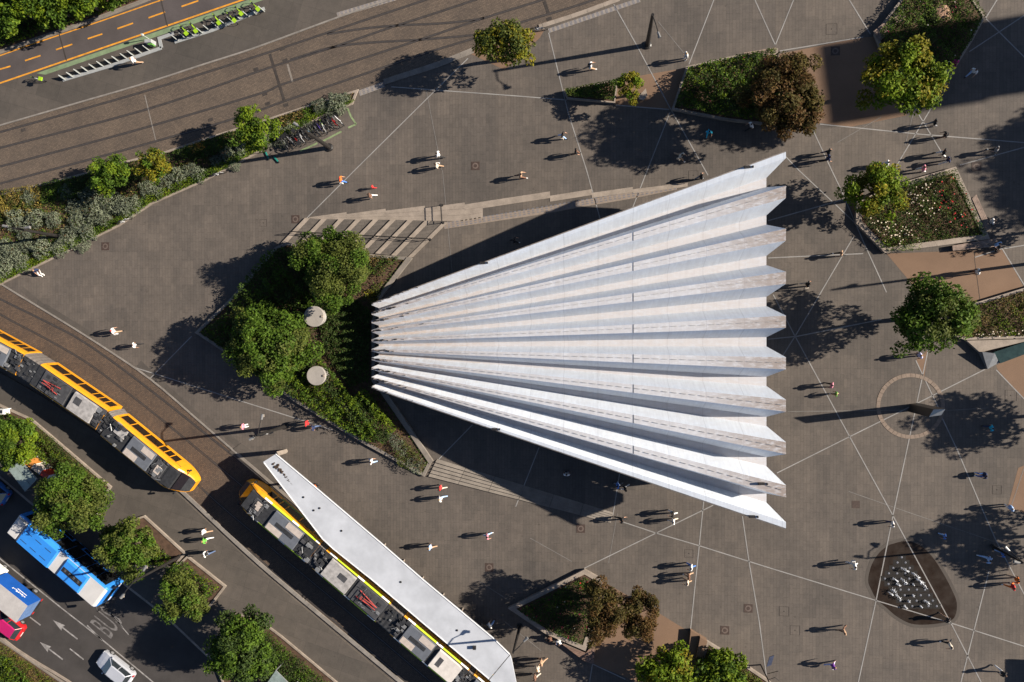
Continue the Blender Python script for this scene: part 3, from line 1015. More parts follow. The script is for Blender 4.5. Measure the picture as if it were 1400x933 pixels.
# ------------------------------------------------------------------ the fan roof
def roof_mat(name, base, dirt, dirt_amt, streak, front=False):
    m, nt, b, out = new_mat(name)
    w = pos(nt)
    c = ramp(nt, noise(nt, w, 0.5, 5, .6), [(0.3, tuple(x * .93 for x in base)), (0.7, base)])
    # streaks across the sheets
    s = noise(nt, pos(nt, scale=(5.0, .45, .45)), 1.0, 5, .65)
    c = mixc(nt, c, ramp(nt, s, [(0.35, (.87, .87, .88)), (0.65, (1, 1, 1))]), streak, 'MULTIPLY')
    # sheet joints across the folds
    sx_ = nt.nodes.new('ShaderNodeSeparateXYZ'); gx = nt.nodes.new('ShaderNodeNewGeometry')
    nt.links.new(gx.outputs['Position'], sx_.inputs[0])
    dv = nt.nodes.new('ShaderNodeMath'); dv.operation = 'DIVIDE'; dv.inputs[1].default_value = 3.05
    nt.links.new(sx_.outputs[0], dv.inputs[0])
    fr = nt.nodes.new('ShaderNodeMath'); fr.operation = 'FRACT'; nt.links.new(dv.outputs[0], fr.inputs[0])
    c = mixc(nt, c, ramp(nt, fr.outputs[0], [(0.0, (.80, .80, .81)), (0.02, (.80, .80, .81)), (0.026, (1, 1, 1))]), .8, 'MULTIPLY')
    # dirt
    d = noise(nt, pos(nt, scale=(1.6, 4.5, 1.0)), 1.0, 6, .7)
    f = ramp(nt, d, [(0.5 - dirt_amt * .35, (1, 1, 1)), (0.72 - dirt_amt * .2, (0, 0, 0))])
    inv = nt.nodes.new('ShaderNodeInvert'); nt.links.new(f, inv.inputs[1])
    # far (low) end of the roof collects more dirt than the raised end
    sp = nt.nodes.new('ShaderNodeSeparateXYZ'); g = nt.nodes.new('ShaderNodeNewGeometry')
    nt.links.new(g.outputs['Position'], sp.inputs[0])
    mr = nt.nodes.new('ShaderNodeMapRange')
    mr.inputs['From Min'].default_value = -8.0; mr.inputs['From Max'].default_value = -22.0
    mr.inputs['To Min'].default_value = 0.12 + dirt_amt * .3; mr.inputs['To Max'].default_value = 1.0
    nt.links.new(sp.outputs[0], mr.inputs[0])
    if front:
        m2 = nt.nodes.new('ShaderNodeMapRange')
        m2.inputs['From Min'].default_value = 6.0; m2.inputs['From Max'].default_value = 15.5
        m2.inputs['To Min'].default_value = 0.25; m2.inputs['To Max'].default_value = 1.0
        nt.links.new(sp.outputs[0], m2.inputs[0])
        mx = nt.nodes.new('ShaderNodeMath'); mx.operation = 'MAXIMUM'
        nt.links.new(mr.outputs[0], mx.inputs[0]); nt.links.new(m2.outputs[0], mx.inputs[1])
        mr = mx
    mu = nt.nodes.new('ShaderNodeMath'); mu.operation = 'MULTIPLY'; mu.use_clamp = True
    nt.links.new(inv.outputs[0], mu.inputs[0]); nt.links.new(mr.outputs[0], mu.inputs[1])
    mu2 = nt.nodes.new('ShaderNodeMath'); mu2.operation = 'MULTIPLY'; mu2.inputs[1].default_value = dirt_amt
    nt.links.new(mu.outputs[0], mu2.inputs[0])
    c = mixc(nt, c, dirt, mu2.outputs[0])
    nt.links.new(c, b.inputs['Base Color'])
    b.inputs['Roughness'].default_value = 0.6
    b.inputs['Specular IOR Level'].default_value = 0.35
    return m
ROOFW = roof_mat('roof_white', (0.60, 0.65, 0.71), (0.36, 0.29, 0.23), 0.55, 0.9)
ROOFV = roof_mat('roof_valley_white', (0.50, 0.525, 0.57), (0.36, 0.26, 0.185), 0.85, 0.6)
ROOFR = roof_mat('roof_ridge_weathered', (0.70, 0.72, 0.75), (0.27, 0.215, 0.18), 0.95, 0.6, True)
SEAMM = mat('roof_seam', (.40, .40, .40), .6, .3, 3.0)
ROOFE = mat('roof_edge_grimy', (0.42, 0.35, 0.29), .8, .35, 3.0)
FAN = empty('fan_roof_station', G(790, 466), 'white fan-shaped station hall with folded pleated roof', 'building')
XR, XL = 1074.5, 508.0
HR1, HR0, HV1, HV0 = 9.0, 2.7, 5.0, 1.75
HN1, HN0 = 6.2, 2.2        # built valley levels
yr = [208, 262.5, 321, 380, 440, 497, 555, 613, 672, 722.5]
yl = [416, 429, 440.5, 453, 466, 479, 491, 504, 517, 530]
RW1, RW0 = 0.50, 0.10          # half width of the ridge strips
VW1, VW0 = 0.40, 0.09
NSEG = 8
def station(k, t):
    """ridge centre at fraction t (0 narrow end, 1 wide end)"""
    a = G(XL, yl[k], HR0); b = G(XR, yr[k], HR1)
    p = a.lerp(b, t)
    bow = math.sin(math.pi * t) * .12
    p.z += bow
    return p
def acrossdir(k, t):
    return Vector((0, -1, 0))
stn = []
for k in range(10):
    row = []
    for s in range(NSEG + 1):
        t = s / NSEG
        row.append(station(k, t))
    stn.append(row)
def hw(a, b, t):
    return a + (b - a) * t
def sheet_solid(name, L, Rr, m, thick=0.13, up=None):
    """strip between two polylines with thickness downwards"""
    mb = MB(); n = len(L)
    nrm = []
    for i in range(n):
        j = min(i + 1, n - 1); q = i - 1 if j == i else i
        tv = (L[j] - L[q]); ac = (L[i] - Rr[i])
        v = tv.cross(ac)
        if v.z < 0: v = -v
        nrm.append(v.normalized())
    T = [(mb.pt(L[i]), mb.pt(Rr[i])) for i in range(n)]
    B = [(mb.pt(L[i] - nrm[i] * thick), mb.pt(Rr[i] - nrm[i] * thick)) for i in range(n)]
    for i in range(n - 1):
        mb.face((T[i][1], T[i + 1][1], T[i + 1][0], T[i][0]))
        mb.face((B[i][0], B[i + 1][0], B[i + 1][1], B[i][1]))
        mb.face((T[i][0], T[i + 1][0], B[i + 1][0], B[i][0]))
        mb.face((T[i + 1][1], T[i][1], B[i][1], B[i + 1][1]))
    mb.face((T[0][0], B[0][0], B[0][1], T[0][1])); mb.face((T[-1][1], B[-1][1], B[-1][0], T[-1][0]))
    return mb.build(name, m, FAN)
ridgeN, ridgeS, valN, valS = [], [], [], []
for k in range(10):
    N, S = [], []
    for s in range(NSEG + 1):
        t = s / NSEG; w = hw(RW0, RW1, t); p = stn[k][s]
        N.append(p + Vector((0, w if k > 0 else 0, 0))); S.append(p - Vector((0, w if k < 9 else 0, 0)))
    ridgeN.append(N); ridgeS.append(S)
for k in range(9):
    N, S = [], []
    for s in range(NSEG + 1):
        t = s / NSEG; w = hw(VW0, VW1, t)
        p = (stn[k][s] + stn[k + 1][s]) / 2
        if k == 0: p.y += -RW1 * t * .25
        if k == 8: p.y += RW1 * t * .25
        p.z -= hw(HR0 - HV0, HR1 - HV1, t)
        p.x += -0.75 * t + .45 * (1 - t)
        zn = p.z + hw(HN0 - HV0, HN1 - HV1, t); f = (H - zn) / (H - p.z)
        p = Vector((p.x * f, p.y * f, zn))
        N.append(p + Vector((0, w, 0))); S.append(p - Vector((0, w, 0)))
    valN.append(N); valS.append(S)
for k in range(10):
    o = sheet_solid('roof_ridge', ridgeN[k], ridgeS[k], ROOFR if 0 < k < 9 else ROOFW, .2)
    if 0 < k < 9:
        # standing seam, broken, along the ridge
        mb = MB()
        for s in range(NSEG * 6):
            t0 = s / (NSEG * 6) + .001; t1 = t0 + .6 / (NSEG * 6)
            a, b = station(k, t0), station(k, t1)
            if t0 < .12: continue
            off = Vector((0, hw(RW0, RW1, t0) * .1, .002))
            dw = Vector((0, .014, 0))
            mb.hexa([a + off - dw, b + off - dw, b + off + dw, a + off + dw], [a + off - dw + Vector((0, 0, .05)), b + off - dw + Vector((0, 0, .05)), b + off + dw + Vector((0, 0, .05)), a + off + dw + Vector((0, 0, .05))])
        tag(mb.build('seam', SEAMM, o, local=False), kind='stuff')
        a = station(k, .665); w = hw(RW0, RW1, .665)
        mb = MB(); mb.box(a.x - .02, a.x + .02, a.y - w, a.y + w, a.z - .02, a.z + .02); mb.build('joint_cover', METALG, o)
for k in range(9):
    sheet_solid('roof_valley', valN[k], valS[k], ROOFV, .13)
    sheet_solid('roof_web', ridgeS[k], valN[k], ROOFW, .12)
    sheet_solid('roof_web', valS[k], ridgeN[k + 1], ROOFW, .12)
# grimy weathered edge beams along both sides
for k, sg in ((0, 1), (9, -1)):
    mb = MB()
    for s in range(NSEG):
        a, b = stn[k][s], stn[k][s + 1]
        o1 = Vector((0, .10 * sg, 0)); dz = Vector((0, 0, -.35))
        lo = [a + dz, b + dz, b + o1 + dz, a + o1 + dz]; hi = [a, b, b + o1 - Vector((0, 0, .05)), a + o1 - Vector((0, 0, .05))]
        if sg < 0:
            lo = lo[::-1]; hi = hi[::-1]
        mb.hexa(lo, hi)
    mb.build('edge_beam', ROOFE, FAN)
# small lamps and boxes on the roof
rng = random.Random(5)
for k, t, w in ((0, .30, .0), (0, .92, -.1), (9, .33, .05), (9, .93, .05), (8, .95, .1)):
    a = station(k, t)
    mb = MB(); mb.box(a.x - .35, a.x + .2, a.y - .12 + w, a.y + .12 + w, a.z + .002, a.z + .18, .03); mb.box(a.x + .3, a.x + .45, a.y - .1 + w, a.y + .1 + w, a.z + .002, a.z + .2, .02)
    mb.build('roof_lamp', METALD, FAN)
# debris and spikes of the narrow end
mb = MB()
for k in range(10):
    for _ in range(26):
        t = abs(rng.gauss(0, .04)); a = station(k, t)
        s = rng.uniform(.03, .09)
        x = a.x + rng.uniform(-.05, .1); y = a.y + rng.uniform(-.08, .08)
        mb.box(x - s, x + s, y - s * .6, y + s * .6, a.z + .001, a.z + s * 1.3, s * .3)
o = mb.build('debris', METALD, FAN); o['kind'] = 'stuff'
# hall below: side walls, back wall, glazed front
CONCW = mat('hall_concrete', (.30, .285, .265), .8, .2, 1.0)
DGLASS = glassmat('hall_glass', (.02, .026, .03))
def hall_pt(k, t, inset):
    a = (station(k, t)); a.y += inset; return a
for k, ins in ((0, -1.0), (9, 1.0)):
    mb = MB()
    a, b = hall_pt(k, .08, ins * .2), hall_pt(k, .86, ins)
    d = Vector((0, -.12 if ins > 0 else .12, 0))
    za, zb = a.z - 1.0, b.z - 3.7
    lo = [V3(a, 0), V3(b, 0), V3(b, 0) + d, V3(a, 0) + d]; hi = [V3(a, za), V3(b, zb), V3(b, zb) + d, V3(a, za) + d]
    if ins > 0: pass
    else:
        lo, hi = lo[::-1], hi[::-1]
    lo = lo[::-1] if ins > 0 and False else lo
    mb.hexa(lo, hi); mb.build('side_wall', CONCW, FAN)
a, b = hall_pt(0, .08, -.25), hall_pt(9, .08, .25)
mb = MB(); mb.box(a.x, a.x + .2, b.y, a.y, 0, 1.6); mb.build('back_wall', CONCW, FAN)
a, b = hall_pt(0, .86, -1.0), hall_pt(9, .86, 1.0)
nb = 16
for i in range(nb):
    y0 = b.y + (a.y - b.y) * i / nb; y1 = b.y + (a.y - b.y) * (i + 1) / nb
    mb = MB(); mb.box(a.x - .03, a.x + .03, y0 + .05, y1 - .05, .1, 4.1); pn = mb.build('glass_pane', DGLASS, FAN)
    mb = MB(); mb.box(a.x - .07, a.x + .07, y0 - .045, y0 + .045, 0, 4.2); mb.build('mullion', METALD, FAN)
for k in range(1, 9):
    p = station(k, .86)
    mb = MB(); mb.tube((p.x + 1.0, p.y, 0), (p.x + 1.0, p.y, 4.4), .22, .18, 10); mb.build('column', CONCW, FAN)

# ------------------------------------------------------------------ platform canopy
CANM = mat('canopy_white', (.45, .47, .505), .5, .12, .35, spec=.4, fine=4)
can = empty('platform_canopy', V3(G2(520, 775, 0), .06), 'long flat white tapering canopy over the tram platform', 'canopy')
HC = 3.1
main = [(359.5, 632), (377, 621), (430, 665.5), (520, 742), (578.5, 793), (674.5, 873), (697, 895), (668, 929.5), (509.5, 793), (455.5, 750), (440.5, 736)]
mb = MB(); mb.prism(GP(main, HC), HC - .22, HC); roof_o = mb.build('roof_panel', CANM, can)
mb = MB(); mb.prism(GP([(697.6, 896), (700, 905), (708, 945), (735, 1000), (745, 1005), (669, 930)], HC), HC - .22, HC + .005); mb.build('roof_panel', CANM, can)
mb = MB(); ribbon_solid(mb, GP([(377, 621), (430, 665.5), (520, 742), (578.5, 793), (674.5, 873), (697, 895)], HC), .06, HC + .001, HC + .05); mb.build('edge_trim', mat('trim_white', (.8, .8, .8), .4, .05), can)
mb = MB(); ribbon_solid(mb, GP([(361, 633), (441, 737), (456, 751), (510, 794), (668, 928)], HC), .06, HC + .001, HC + .05); mb.build('edge_trim', _m['trim_white'], can)
for x, y in ((415, 680), (437, 695), (467, 726), (548, 796), (625, 862), (429, 698)):
    c = G(x, y, HC); mb = MB(); mb.lathe((c.x, c.y, HC), [(.10, -.02), (.10, .05), (.04, .07)], 8); mb.build('roof_drain', METALD, can)
c = G(649, 885, HC); mb = MB(); mb.box(c.x - .15, c.x + .15, c.y - .15, c.y + .15, HC, HC + .3); mb.build('roof_box', METALD, can)
c0 = G(384, 640, HC); mb = MB()
for i in range(40):
    t = i / 40; p = G(376 + 24 * t + rng.gauss(0, 2.2 * (1 - t)), 634 + 30 * t + rng.gauss(0, 1.5 * (1 - t)), HC)
    s = rng.uniform(.04, .15) * (1.1 - t)
    mb.box(p.x - s, p.x + s, p.y - s, p.y + s, HC + .001, HC + s * .7, s * .4)
o = mb.build('leaf_litter', mat('leaf_litter', (.05, .032, .022), .9, .3, 5.0), can); o['kind'] = 'stuff'
# leaning fin and posts
a, b = G(377, 622, HC), G(391, 617, .06)
mb = MB(); d = (b - a); n = Vector((-d.y, d.x, 0)).normalized() * .22
mb.hexa([V3(b - n, .06), V3(b + n, .06), a + n - Vector((0, 0, .2)), a - n - Vector((0, 0, .2))], [b - n * .6 + Vector((.15, .1, 0)), b + n * .6 + Vector((.15, .1, 0)), a + n + Vector((.15, .1, -.1)), a - n + Vector((.15, .1, -.1))])
mb.build('leaning_fin', STONE, can)
for x, y in ((398, 660), (470, 728), (540, 790), (610, 850), (680, 910)):
    p = G(x, y, .06); mb = MB(); mb.tube(p, (p.x, p.y, HC - .2), .13, .1, 8); mb.build('post', METALG, can)
# platform back rail with glass fins seen beyond the roof edge
pr = empty('platform_fence', G(600, 790, 0), 'thin railing with pale posts along the back of the platform', 'railing')
FE = [(527, 743), (553, 765), (579, 788), (607, 811), (633, 831), (659, 853)]
for i, (x, y) in enumerate(FE):
    p = G(x, y, 0); mb = MB(); mb.box(p.x - .04, p.x + .04, p.y - .2, p.y + .04, 0, 1.2); mb.build('post', STONE, pr)
    if i:
        q = G(FE[i - 1][0], FE[i - 1][1], 0); mb = MB()
        for z in (.55, 1.15):
            mb.tube(q + Vector((0, 0, z)), p + Vector((0, 0, z)), .025, .025, 5)
        mb.build('rail', METALD, pr)

# ------------------------------------------------------------------ dark clock stele in the stone circle
st = empty('stele', G(1249, 556), 'tall dark slab monument with slanted pale top inside the stone circle', 'monument')
P0 = GP([(1246, 562), (1241, 556), (1253, 552), (1258, 558)])
T = GP([(1269, 565), (1262, 563), (1284, 557), (1285, 567)], 5.1)
ST = mat('stele_dark', (.035, .032, .03), .4, .2, 2.0)
ctr = sum(P0, Vector((0, 0))) / 4
dx = Vector((.42, .05)); dy = Vector((0.1, .36))
base = [ctr - dx - dy, ctr + dx - dy * .7, ctr + dx * .8 + dy, ctr - dx + dy]
mb = MB()
mb.hexa([V3(p, 0) for p in base], [V3(base[0], 4.6), V3(base[1], 5.0), V3(base[2], 5.6), V3(base[3], 5.1)])
mb.build('shaft', ST, st)
cap = offset_poly(base, .015)
mb = MB(); mb.hexa([V3(cap[0], 4.605), V3(cap[1], 5.005), V3(cap[2], 5.605), V3(cap[3], 5.105)], [V3(cap[0], 4.64), V3(cap[1], 5.05), V3(cap[2], 5.65), V3(cap[3], 5.14)])
mb.build('top_plate', mat('stele_top', (.45, .44, .41), .5, .15, 2.0), st)

# ------------------------------------------------------------------ fountain in the paving
def wet_mat():
    m, nt, b, out = new_mat('wet_paving')
    w = pos(nt)
    c = ramp(nt, noise(nt, w, .8, 5, .6), [(0.3, (.014, .009, .006)), (0.7, (.022, .015, .011))])
    nt.links.new(c, b.inputs['Base Color'])
    rr_ = ramp(nt, noise(nt, w, 1.1, 4, .6), [(0.35, (.25,) * 3), (0.7, (.6,) * 3)])
    nt.links.new(rr_, b.inputs['Roughness'])
    b.inputs['Specular IOR Level'].default_value = .15
    return m
wet_px = [(1216, 745), (1238, 740), (1258, 746), (1275, 762), (1290, 785), (1301, 806), (1308, 824), (1306, 842), (1296, 850), (1270, 854), (1246, 853), (1226, 843), (1212, 831), (1199, 820), (1191, 806), (1187, 793), (1192, 772), (1203, 755)]
P = smooth_path(GP(wet_px + [wet_px[0]]), 4)[:-1]
mb = MB(); mb.poly([V3(p, .009) for p in (P if sum(P[i].x * P[(i + 1) % len(P)].y - P[(i + 1) % len(P)].x * P[i].y for i in range(len(P))) > 0 else P[::-1])])
struct('wet_paving', mb, wet_mat(), 'dark wet patch of paving around the ground fountain')
def damp_mat():
    m, nt, b, out = new_mat('damp_paving')
    w = pos(nt)
    c = ramp(nt, noise(nt, w, .8, 5, .6), [(0.3, (.058, .050, .044)), (0.7, (.070, .062, .054))])
    nt.links.new(c, b.inputs['Base Color']); b.inputs['Roughness'].default_value = .85; b.inputs['Specular IOR Level'].default_value = .1
    return m
Q = offset_poly(P, -.3)
mb = MB(); mb.poly([V3(p, .005) for p in (Q if sum(Q[i].x * Q[(i + 1) % len(Q)].y - Q[(i + 1) % len(Q)].x * Q[i].y for i in range(len(Q))) > 0 else Q[::-1])])
struct('damp_paving', mb, damp_mat())
fo = empty('ground_fountain', G(1250, 800), 'ground fountain of small nozzles with white water jets in wet paving', 'fountain')
NOZ = [(230, [450]), (282, [408, 487]), (335, [366, 447, 528]), (388, [323, 404, 485, 565]), (440, [284, 365, 445, 523, 600]), (492, [320, 400, 480, 560, 640]),
       (548, [360, 438, 518, 598, 678]), (603, [400, 478, 558, 636, 716]), (656, [435, 515, 595, 675, 755]), (710, [475, 553, 633, 712, 793])]
GRATE = mat('fountain_grate', (.018, .016, .015), .7, .2, 4.0, spec=.15)
NOZM = mat('nozzle_steel', (.22, .225, .25), .4, .2, 4.0, metal=.5)
WATER = mat('white_water', (.80, .82, .85), .35, .1, 6.0)
for y, xs in NOZ:
    for x in xs:
        c = G(1170 + x / 7.18, 730 + y / 7.18)
        mb = MB(); mb.box(c.x - .36, c.x + .36, c.y - .24, c.y + .24, 0, .012); g = mb.build('grate', GRATE, fo)
        mb = MB(); mb.lathe((c.x, c.y, 0), [(.10, .0), (.10, .03), (.04, .04)], 12); mb.build('nozzle', NOZM, fo)
rng = random.Random(8)
def jet(x0, y0, x1, y1, hgt, w):
    a, b = G(1170 + x0 / 7.18, 730 + y0 / 7.18), G(1170 + x1 / 7.18, 730 + y1 / 7.18)
    mb = MB()
    n = 46
    for i in range(n):
        t = rng.random()
        p = a.lerp(b, t); z = hgt * (1 - (2 * t - 1) ** 2) * rng.uniform(.5, 1.0) + .05
        s = rng.uniform(.012, .035) * (1.2 if rng.random() < .2 else .85)
        q = Vector((p.x + rng.gauss(0, w), p.y + rng.gauss(0, w), z))
        mb.lathe(q, [(s * .35, -s), (s, -s * .2), (s * .8, s * .6), (s * .2, s)], 5)
    # central rope of water
    pr_ = a + Vector((0, 0, .03))
    for i in range(1, 7):
        t = i / 6; p = a.lerp(b, t) + Vector((rng.gauss(0, .03), rng.gauss(0, .03), hgt * (1 - (2 * t - 1) ** 2) + .03))
        mb.tube(pr_, p, .022, .026, 5); pr_ = p
    mb.smooth = True
    mb.build('water_jet', WATER, fo)
for j in ((447, 335, 515, 365, .5, .07), (540, 375, 630, 430, .45, .06), (600, 440, 690, 530, .5, .06), (590, 440, 665, 480, .35, .08), (360, 430, 420, 470, .4, .05), (440, 440, 505, 490, .45, .06),
          (400, 492, 430, 505, .3, .06), (360, 548, 372, 560, .5, .11), (320, 570, 360, 600, .3, .04), (385, 590, 440, 640, .4, .07), (510, 656, 520, 660, .3, .05), (675, 650, 718, 680, .35, .08), (470, 700, 500, 735, .3, .05),
          (558, 490, 562, 500, .3, .03), (556, 600, 562, 608, .3, .04), (633, 708, 638, 716, .3, .035)):
    jet(*j)

# ------------------------------------------------------------------ round vent shafts in the bed
DISC = mat('vent_cap', (.30, .275, .25), .7, .12, 1.2)
for x, y, r_, lb in ((429, 433, 1.02, 'round grey vent shaft with flat cap beneath the biggest tree'), (432, 514, .95, 'round grey vent shaft with flat cap among low green shrubs')):
    c = G(x, y, 1.8)
    e = empty('vent_shaft', V3(c, .2), lb, 'vent')
    mb = MB(); mb.lathe((c.x, c.y, 0), [(r_ * .85, .2), (r_ * .85, 1.5)], 20); mb.build('shaft', CONCW, e)
    mb = MB(); mb.smooth = False; mb.lathe((c.x, c.y, 0), [(r_, 1.502), (r_, 1.75), (r_ * .97, 1.8)], 28); mb.build('cap', DISC, e)
    mb = MB(); mb.box(c.x + r_ * .72, c.x + r_ * .95, c.y - .12, c.y + .12, 1.8, 1.9, .03); mb.build('cap_bracket', STONE, e)

# steel ramp panel by the right-hand bed
e = empty('steel_ramp', G(1352, 492), 'grey steel sloping panel with dark glass beside the stone bed', 'ramp')
P = GP([(1339, 481), (1356, 483), (1366, 496), (1351, 505)], .35)
mb = MB(); mb.hexa([V3(p, 0) for p in P[::-1]], [V3(P[3], .25), V3(P[2], .35), V3(P[1], .9), V3(P[0], .9)]); mb.build('panel', METALG, e)
P = GP([(1358, 482), (1440, 455), (1440, 470), (1368, 497)], .5)
mb = MB(); mb.prism(P, 0, .5); mb.build('glass_cover', glassmat('ramp_glass', (.02, .035, .033)), e)
P = GP([(1322, 466), (1400, 464), (1440, 452), (1440, 458), (1340, 482)], .5)
mb = MB(); mb.prism(P, 0, .47); mb.build('stone_cheek', STONE, e)
# ------------------------------------------------------------------ lamp posts
LAMPM = mat('lamp_head', (.16, .16, .16), .4, .1, 5.0)
def lamp_post(x, y, h, label, heads, r=.17, base=0.0, m=METALD, group=None):
    p = G(x, y, base)
    e = empty('lamp_post', p, label, 'lamp post', group)
    mb = MB(); mb.tube(p, p + Vector((0, 0, h)), r, r * .55, 10); mb.build('pole', m, e)
    mb = MB(); mb.lathe(p, [(r * 1.7, 0), (r * 1.7, .12), (r * 1.15, .2)], 12); mb.build('base_collar', m, e)
    top = p + Vector((0, 0, h - .1))
    for (dx, dy, dz) in heads:
        q = top + Vector((dx, dy, dz))
        mb = MB(); mid = top.lerp(q, .6) + Vector((0, 0, .18)); mb.path([top, mid, q], .045, 6); a = mb.build('arm', m, e)
        d = Vector((dx, dy, 0)).normalized()
        mb = MB(); mb.tube(q - d * .1, q + d * .42, .10, .14, 8); mb.build('lamp_head', LAMPM, e)
        mb = MB(); c = q + d * .25; mb.box(c.x - .12, c.x + .12, c.y - .12, c.y + .12, c.z - .22, c.z - .10); mb.build('diffuser', STONE, e)
    return e
lamp_post(885, 62, 7.4, 'black lamp post with one hanging head on the open upper paving', [(.5, -1.5, -.2)], .24)
lamp_post(450.5, 202, 6.9, 'thick dark post standing beside the crowded bicycle rack', [(-.7, .5, -.1)], .24)
lamp_post(80, 323, 6.3, 'dark lamp post among silver shrubs with small white box', [(-.9, .2, -.1), (.9, .1, -.3)], .18, .1)
lamp_post(246, 761, 8.2, 'tall dark street lamp between the two street planters with two heads', [(-1.1, -1.3, -.1), (.6, .9, -.6)], .17, .12)
lamp_post(391, 583, 6.7, 'dark lamp post on open paving above the canopy tip with pale bracket', [(.3, 1.5, -.1), (-.6, -.3, -.3)], .19)
lamp_post(711, 856, 6.5, 'black lamp post at the sharp corner of the kite planter', [(1.0, 1.0, -.2)], .17)
lamp_post(1357, 747, 5.6, 'dark lamp post by the fountain with pale round and box heads', [(-.9, .9, -.8), (-.5, .1, .1)], .13)
lamp_post(1413, 360, 8.9, 'tall dark lamp post beside the gravel field past the rose bed', [(1.2, .3, -.1)], .16)
lamp_post(1326, 1010, 6.8, 'dark lamp post south of the fountain', [(1.2, .3, -.1)], .13)

# direction sign by the bright bushes
p = G(1040, 909)
e = empty('direction_sign', p, 'dark direction sign post with slatted blue-grey panel beside bright bushes', 'sign')
mb = MB(); mb.tube(p, p + Vector((0, 0, 4.0)), .07, .06, 8); mb.build('pole', METALD, e)
SIGNM = mat('sign_blue', (.05, .06, .10), .45, .2, 4.0)
for k in range(4):
    c = G(1049 + k * 1.6, 905 + k * -.6, 3.2)
    mb = MB(); mb.hexa(*[[Vector((c.x - .05 + sx, c.y - .45 * sy, 3.1 + z)) for sx, sy in ((0, 1), (.09, 1), (.35, -1), (.26, -1))] for z in (0, .1)])
    mb.build('panel', SIGNM, e)
mb = MB(); mb.path([p + Vector((0, 0, 3.3)), p + Vector((.6, .25, 3.3)), p + Vector((1.0, -.1, 3.1))], .03); mb.path([p + Vector((.2, 0, 2.0)), p + Vector((.9, .9, 3.4))], .03); mb.build('bracket', METALD, e)

# pale post in the verge
p = G(2, 935, .2)
e = empty('marker_post', p, 'thin pale post standing in the dry verge', 'post')
mb = MB(); mb.tube(p, p + Vector((.35, .2, 3.0)), .05, .05, 6); mb.build('pole', STONE, e)
mb = MB(); q = p + Vector((.35, .2, 3.0)); mb.lathe(q, [(.07, -.05), (.07, .08)], 8); mb.build('cap', YELLOW, e)

# ------------------------------------------------------------------ trams
TY = mat('tram_yellow', (.72, .30, .012), .35, .08, 2.0, spec=.5)
TDK = mat('tram_deck', (.03, .031, .034), .6, .3, 4.0)
TBL = mat('tram_unit_bluegrey', (.115, .125, .145), .5, .12, 2.0)
TBE = mat('tram_unit_beige', (.44, .38, .335), .55, .12, 3.0)
TLG = mat('tram_unit_pale', (.34, .325, .315), .55, .25, 3.0)
TDG = mat('tram_unit_dark', (.062, .062, .066), .55, .25, 3.0)
TWH = mat('tram_unit_white', (.58, .54, .50), .5, .12, 2.0)
TBW = mat('tram_bellows', (.15, .13, .115), .8, .2, 4.0)
TGL = glassmat('tram_glass', (.010, .006, .004), .06)
TRED = mat('pantograph_red', (.42, .06, .05), .5, .15, 4.0)
TLIME = mat('ad_lime', (.42, .62, .02), .45, .12, 1.3)
TWHT = mat('ad_white', (.78, .78, .74), .45, .08, 2.0)
TGRN = mat('ad_green', (.10, .19, .05), .45, .3, 1.0)
PROF = [(-1.10, 3.22), (-1.23, 3.08), (-1.30, 2.55), (-1.325, 1.1), (-1.28, .32), (1.28, .32), (1.325, 1.1), (1.30, 2.55), (1.23, 3.08), (1.10, 3.22)]
def frame(A, B):
    d = (B - A).normalized()
    return Matrix.Translation(V3(A, 0)) @ Matrix(((d.x, -d.y, 0, 0), (d.y, d.x, 0, 0), (0, 0, 1, 0), (0, 0, 0, 1))), (B - A).length

def car_body(M, L, nose, ad):
    mb = MB(M); mb.use(TY)
    st = []
    if nose:
        for x, sw, sz in ((-1.75, .50, .36), (-1.55, .66, .45), (-1.1, .82, .58), (-.5, .93, .78), (0.05, .985, .95), (.6, 1, 1)):
            st.append((x, sw, sz))
    else:
        st.append((0, 1, 1))
    st.append((L, 1, 1))
    rings = []
    for x, sw, sz in st:
        rings.append([mb.pt((x, y * sw, max(.32, .32 + (z - .32) * sz))) for y, z in PROF])
    n = len(PROF)
    for a, b in zip(rings[:-1], rings[1:]):
        for i in range(n):
            j = (i + 1) % n
            if i == n - 1:
                mb.use(TDK)
            mb.face((a[i], b[i], b[j], a[j]))
            mb.use(TY)
    mb.face(rings[0]); mb.face(rings[-1][::-1])
    return mb

def side_quad(mb, x0, x1, z0, z1, sg, out=.008):
    """panel lying on the side wall between two heights"""
    def yy(z):
        pr = [(1.10, 3.22), (1.23, 3.08), (1.30, 2.55), (1.325, 1.1), (1.28, .32)]
        for (ya, za), (yb, zb) in zip(pr[:-1], pr[1:]):
            if zb <= z <= za:
                return ya + (yb - ya) * (za - z) / (za - zb)
        return 1.3
    ya, yb = yy(z0), yy(z1)
    lo = [(x0, sg * (ya - .05), z0), (x1, sg * (ya - .05), z0), (x1, sg * (ya + out), z0), (x0, sg * (ya + out), z0)]
    hi = [(x0, sg * (yb - .05), z1), (x1, sg * (yb - .05), z1), (x1, sg * (yb + out), z1), (x0, sg * (yb + out), z1)]
    if sg < 0:
        lo = lo[::-1]; hi = hi[::-1]
    mb.hexa(lo, hi)

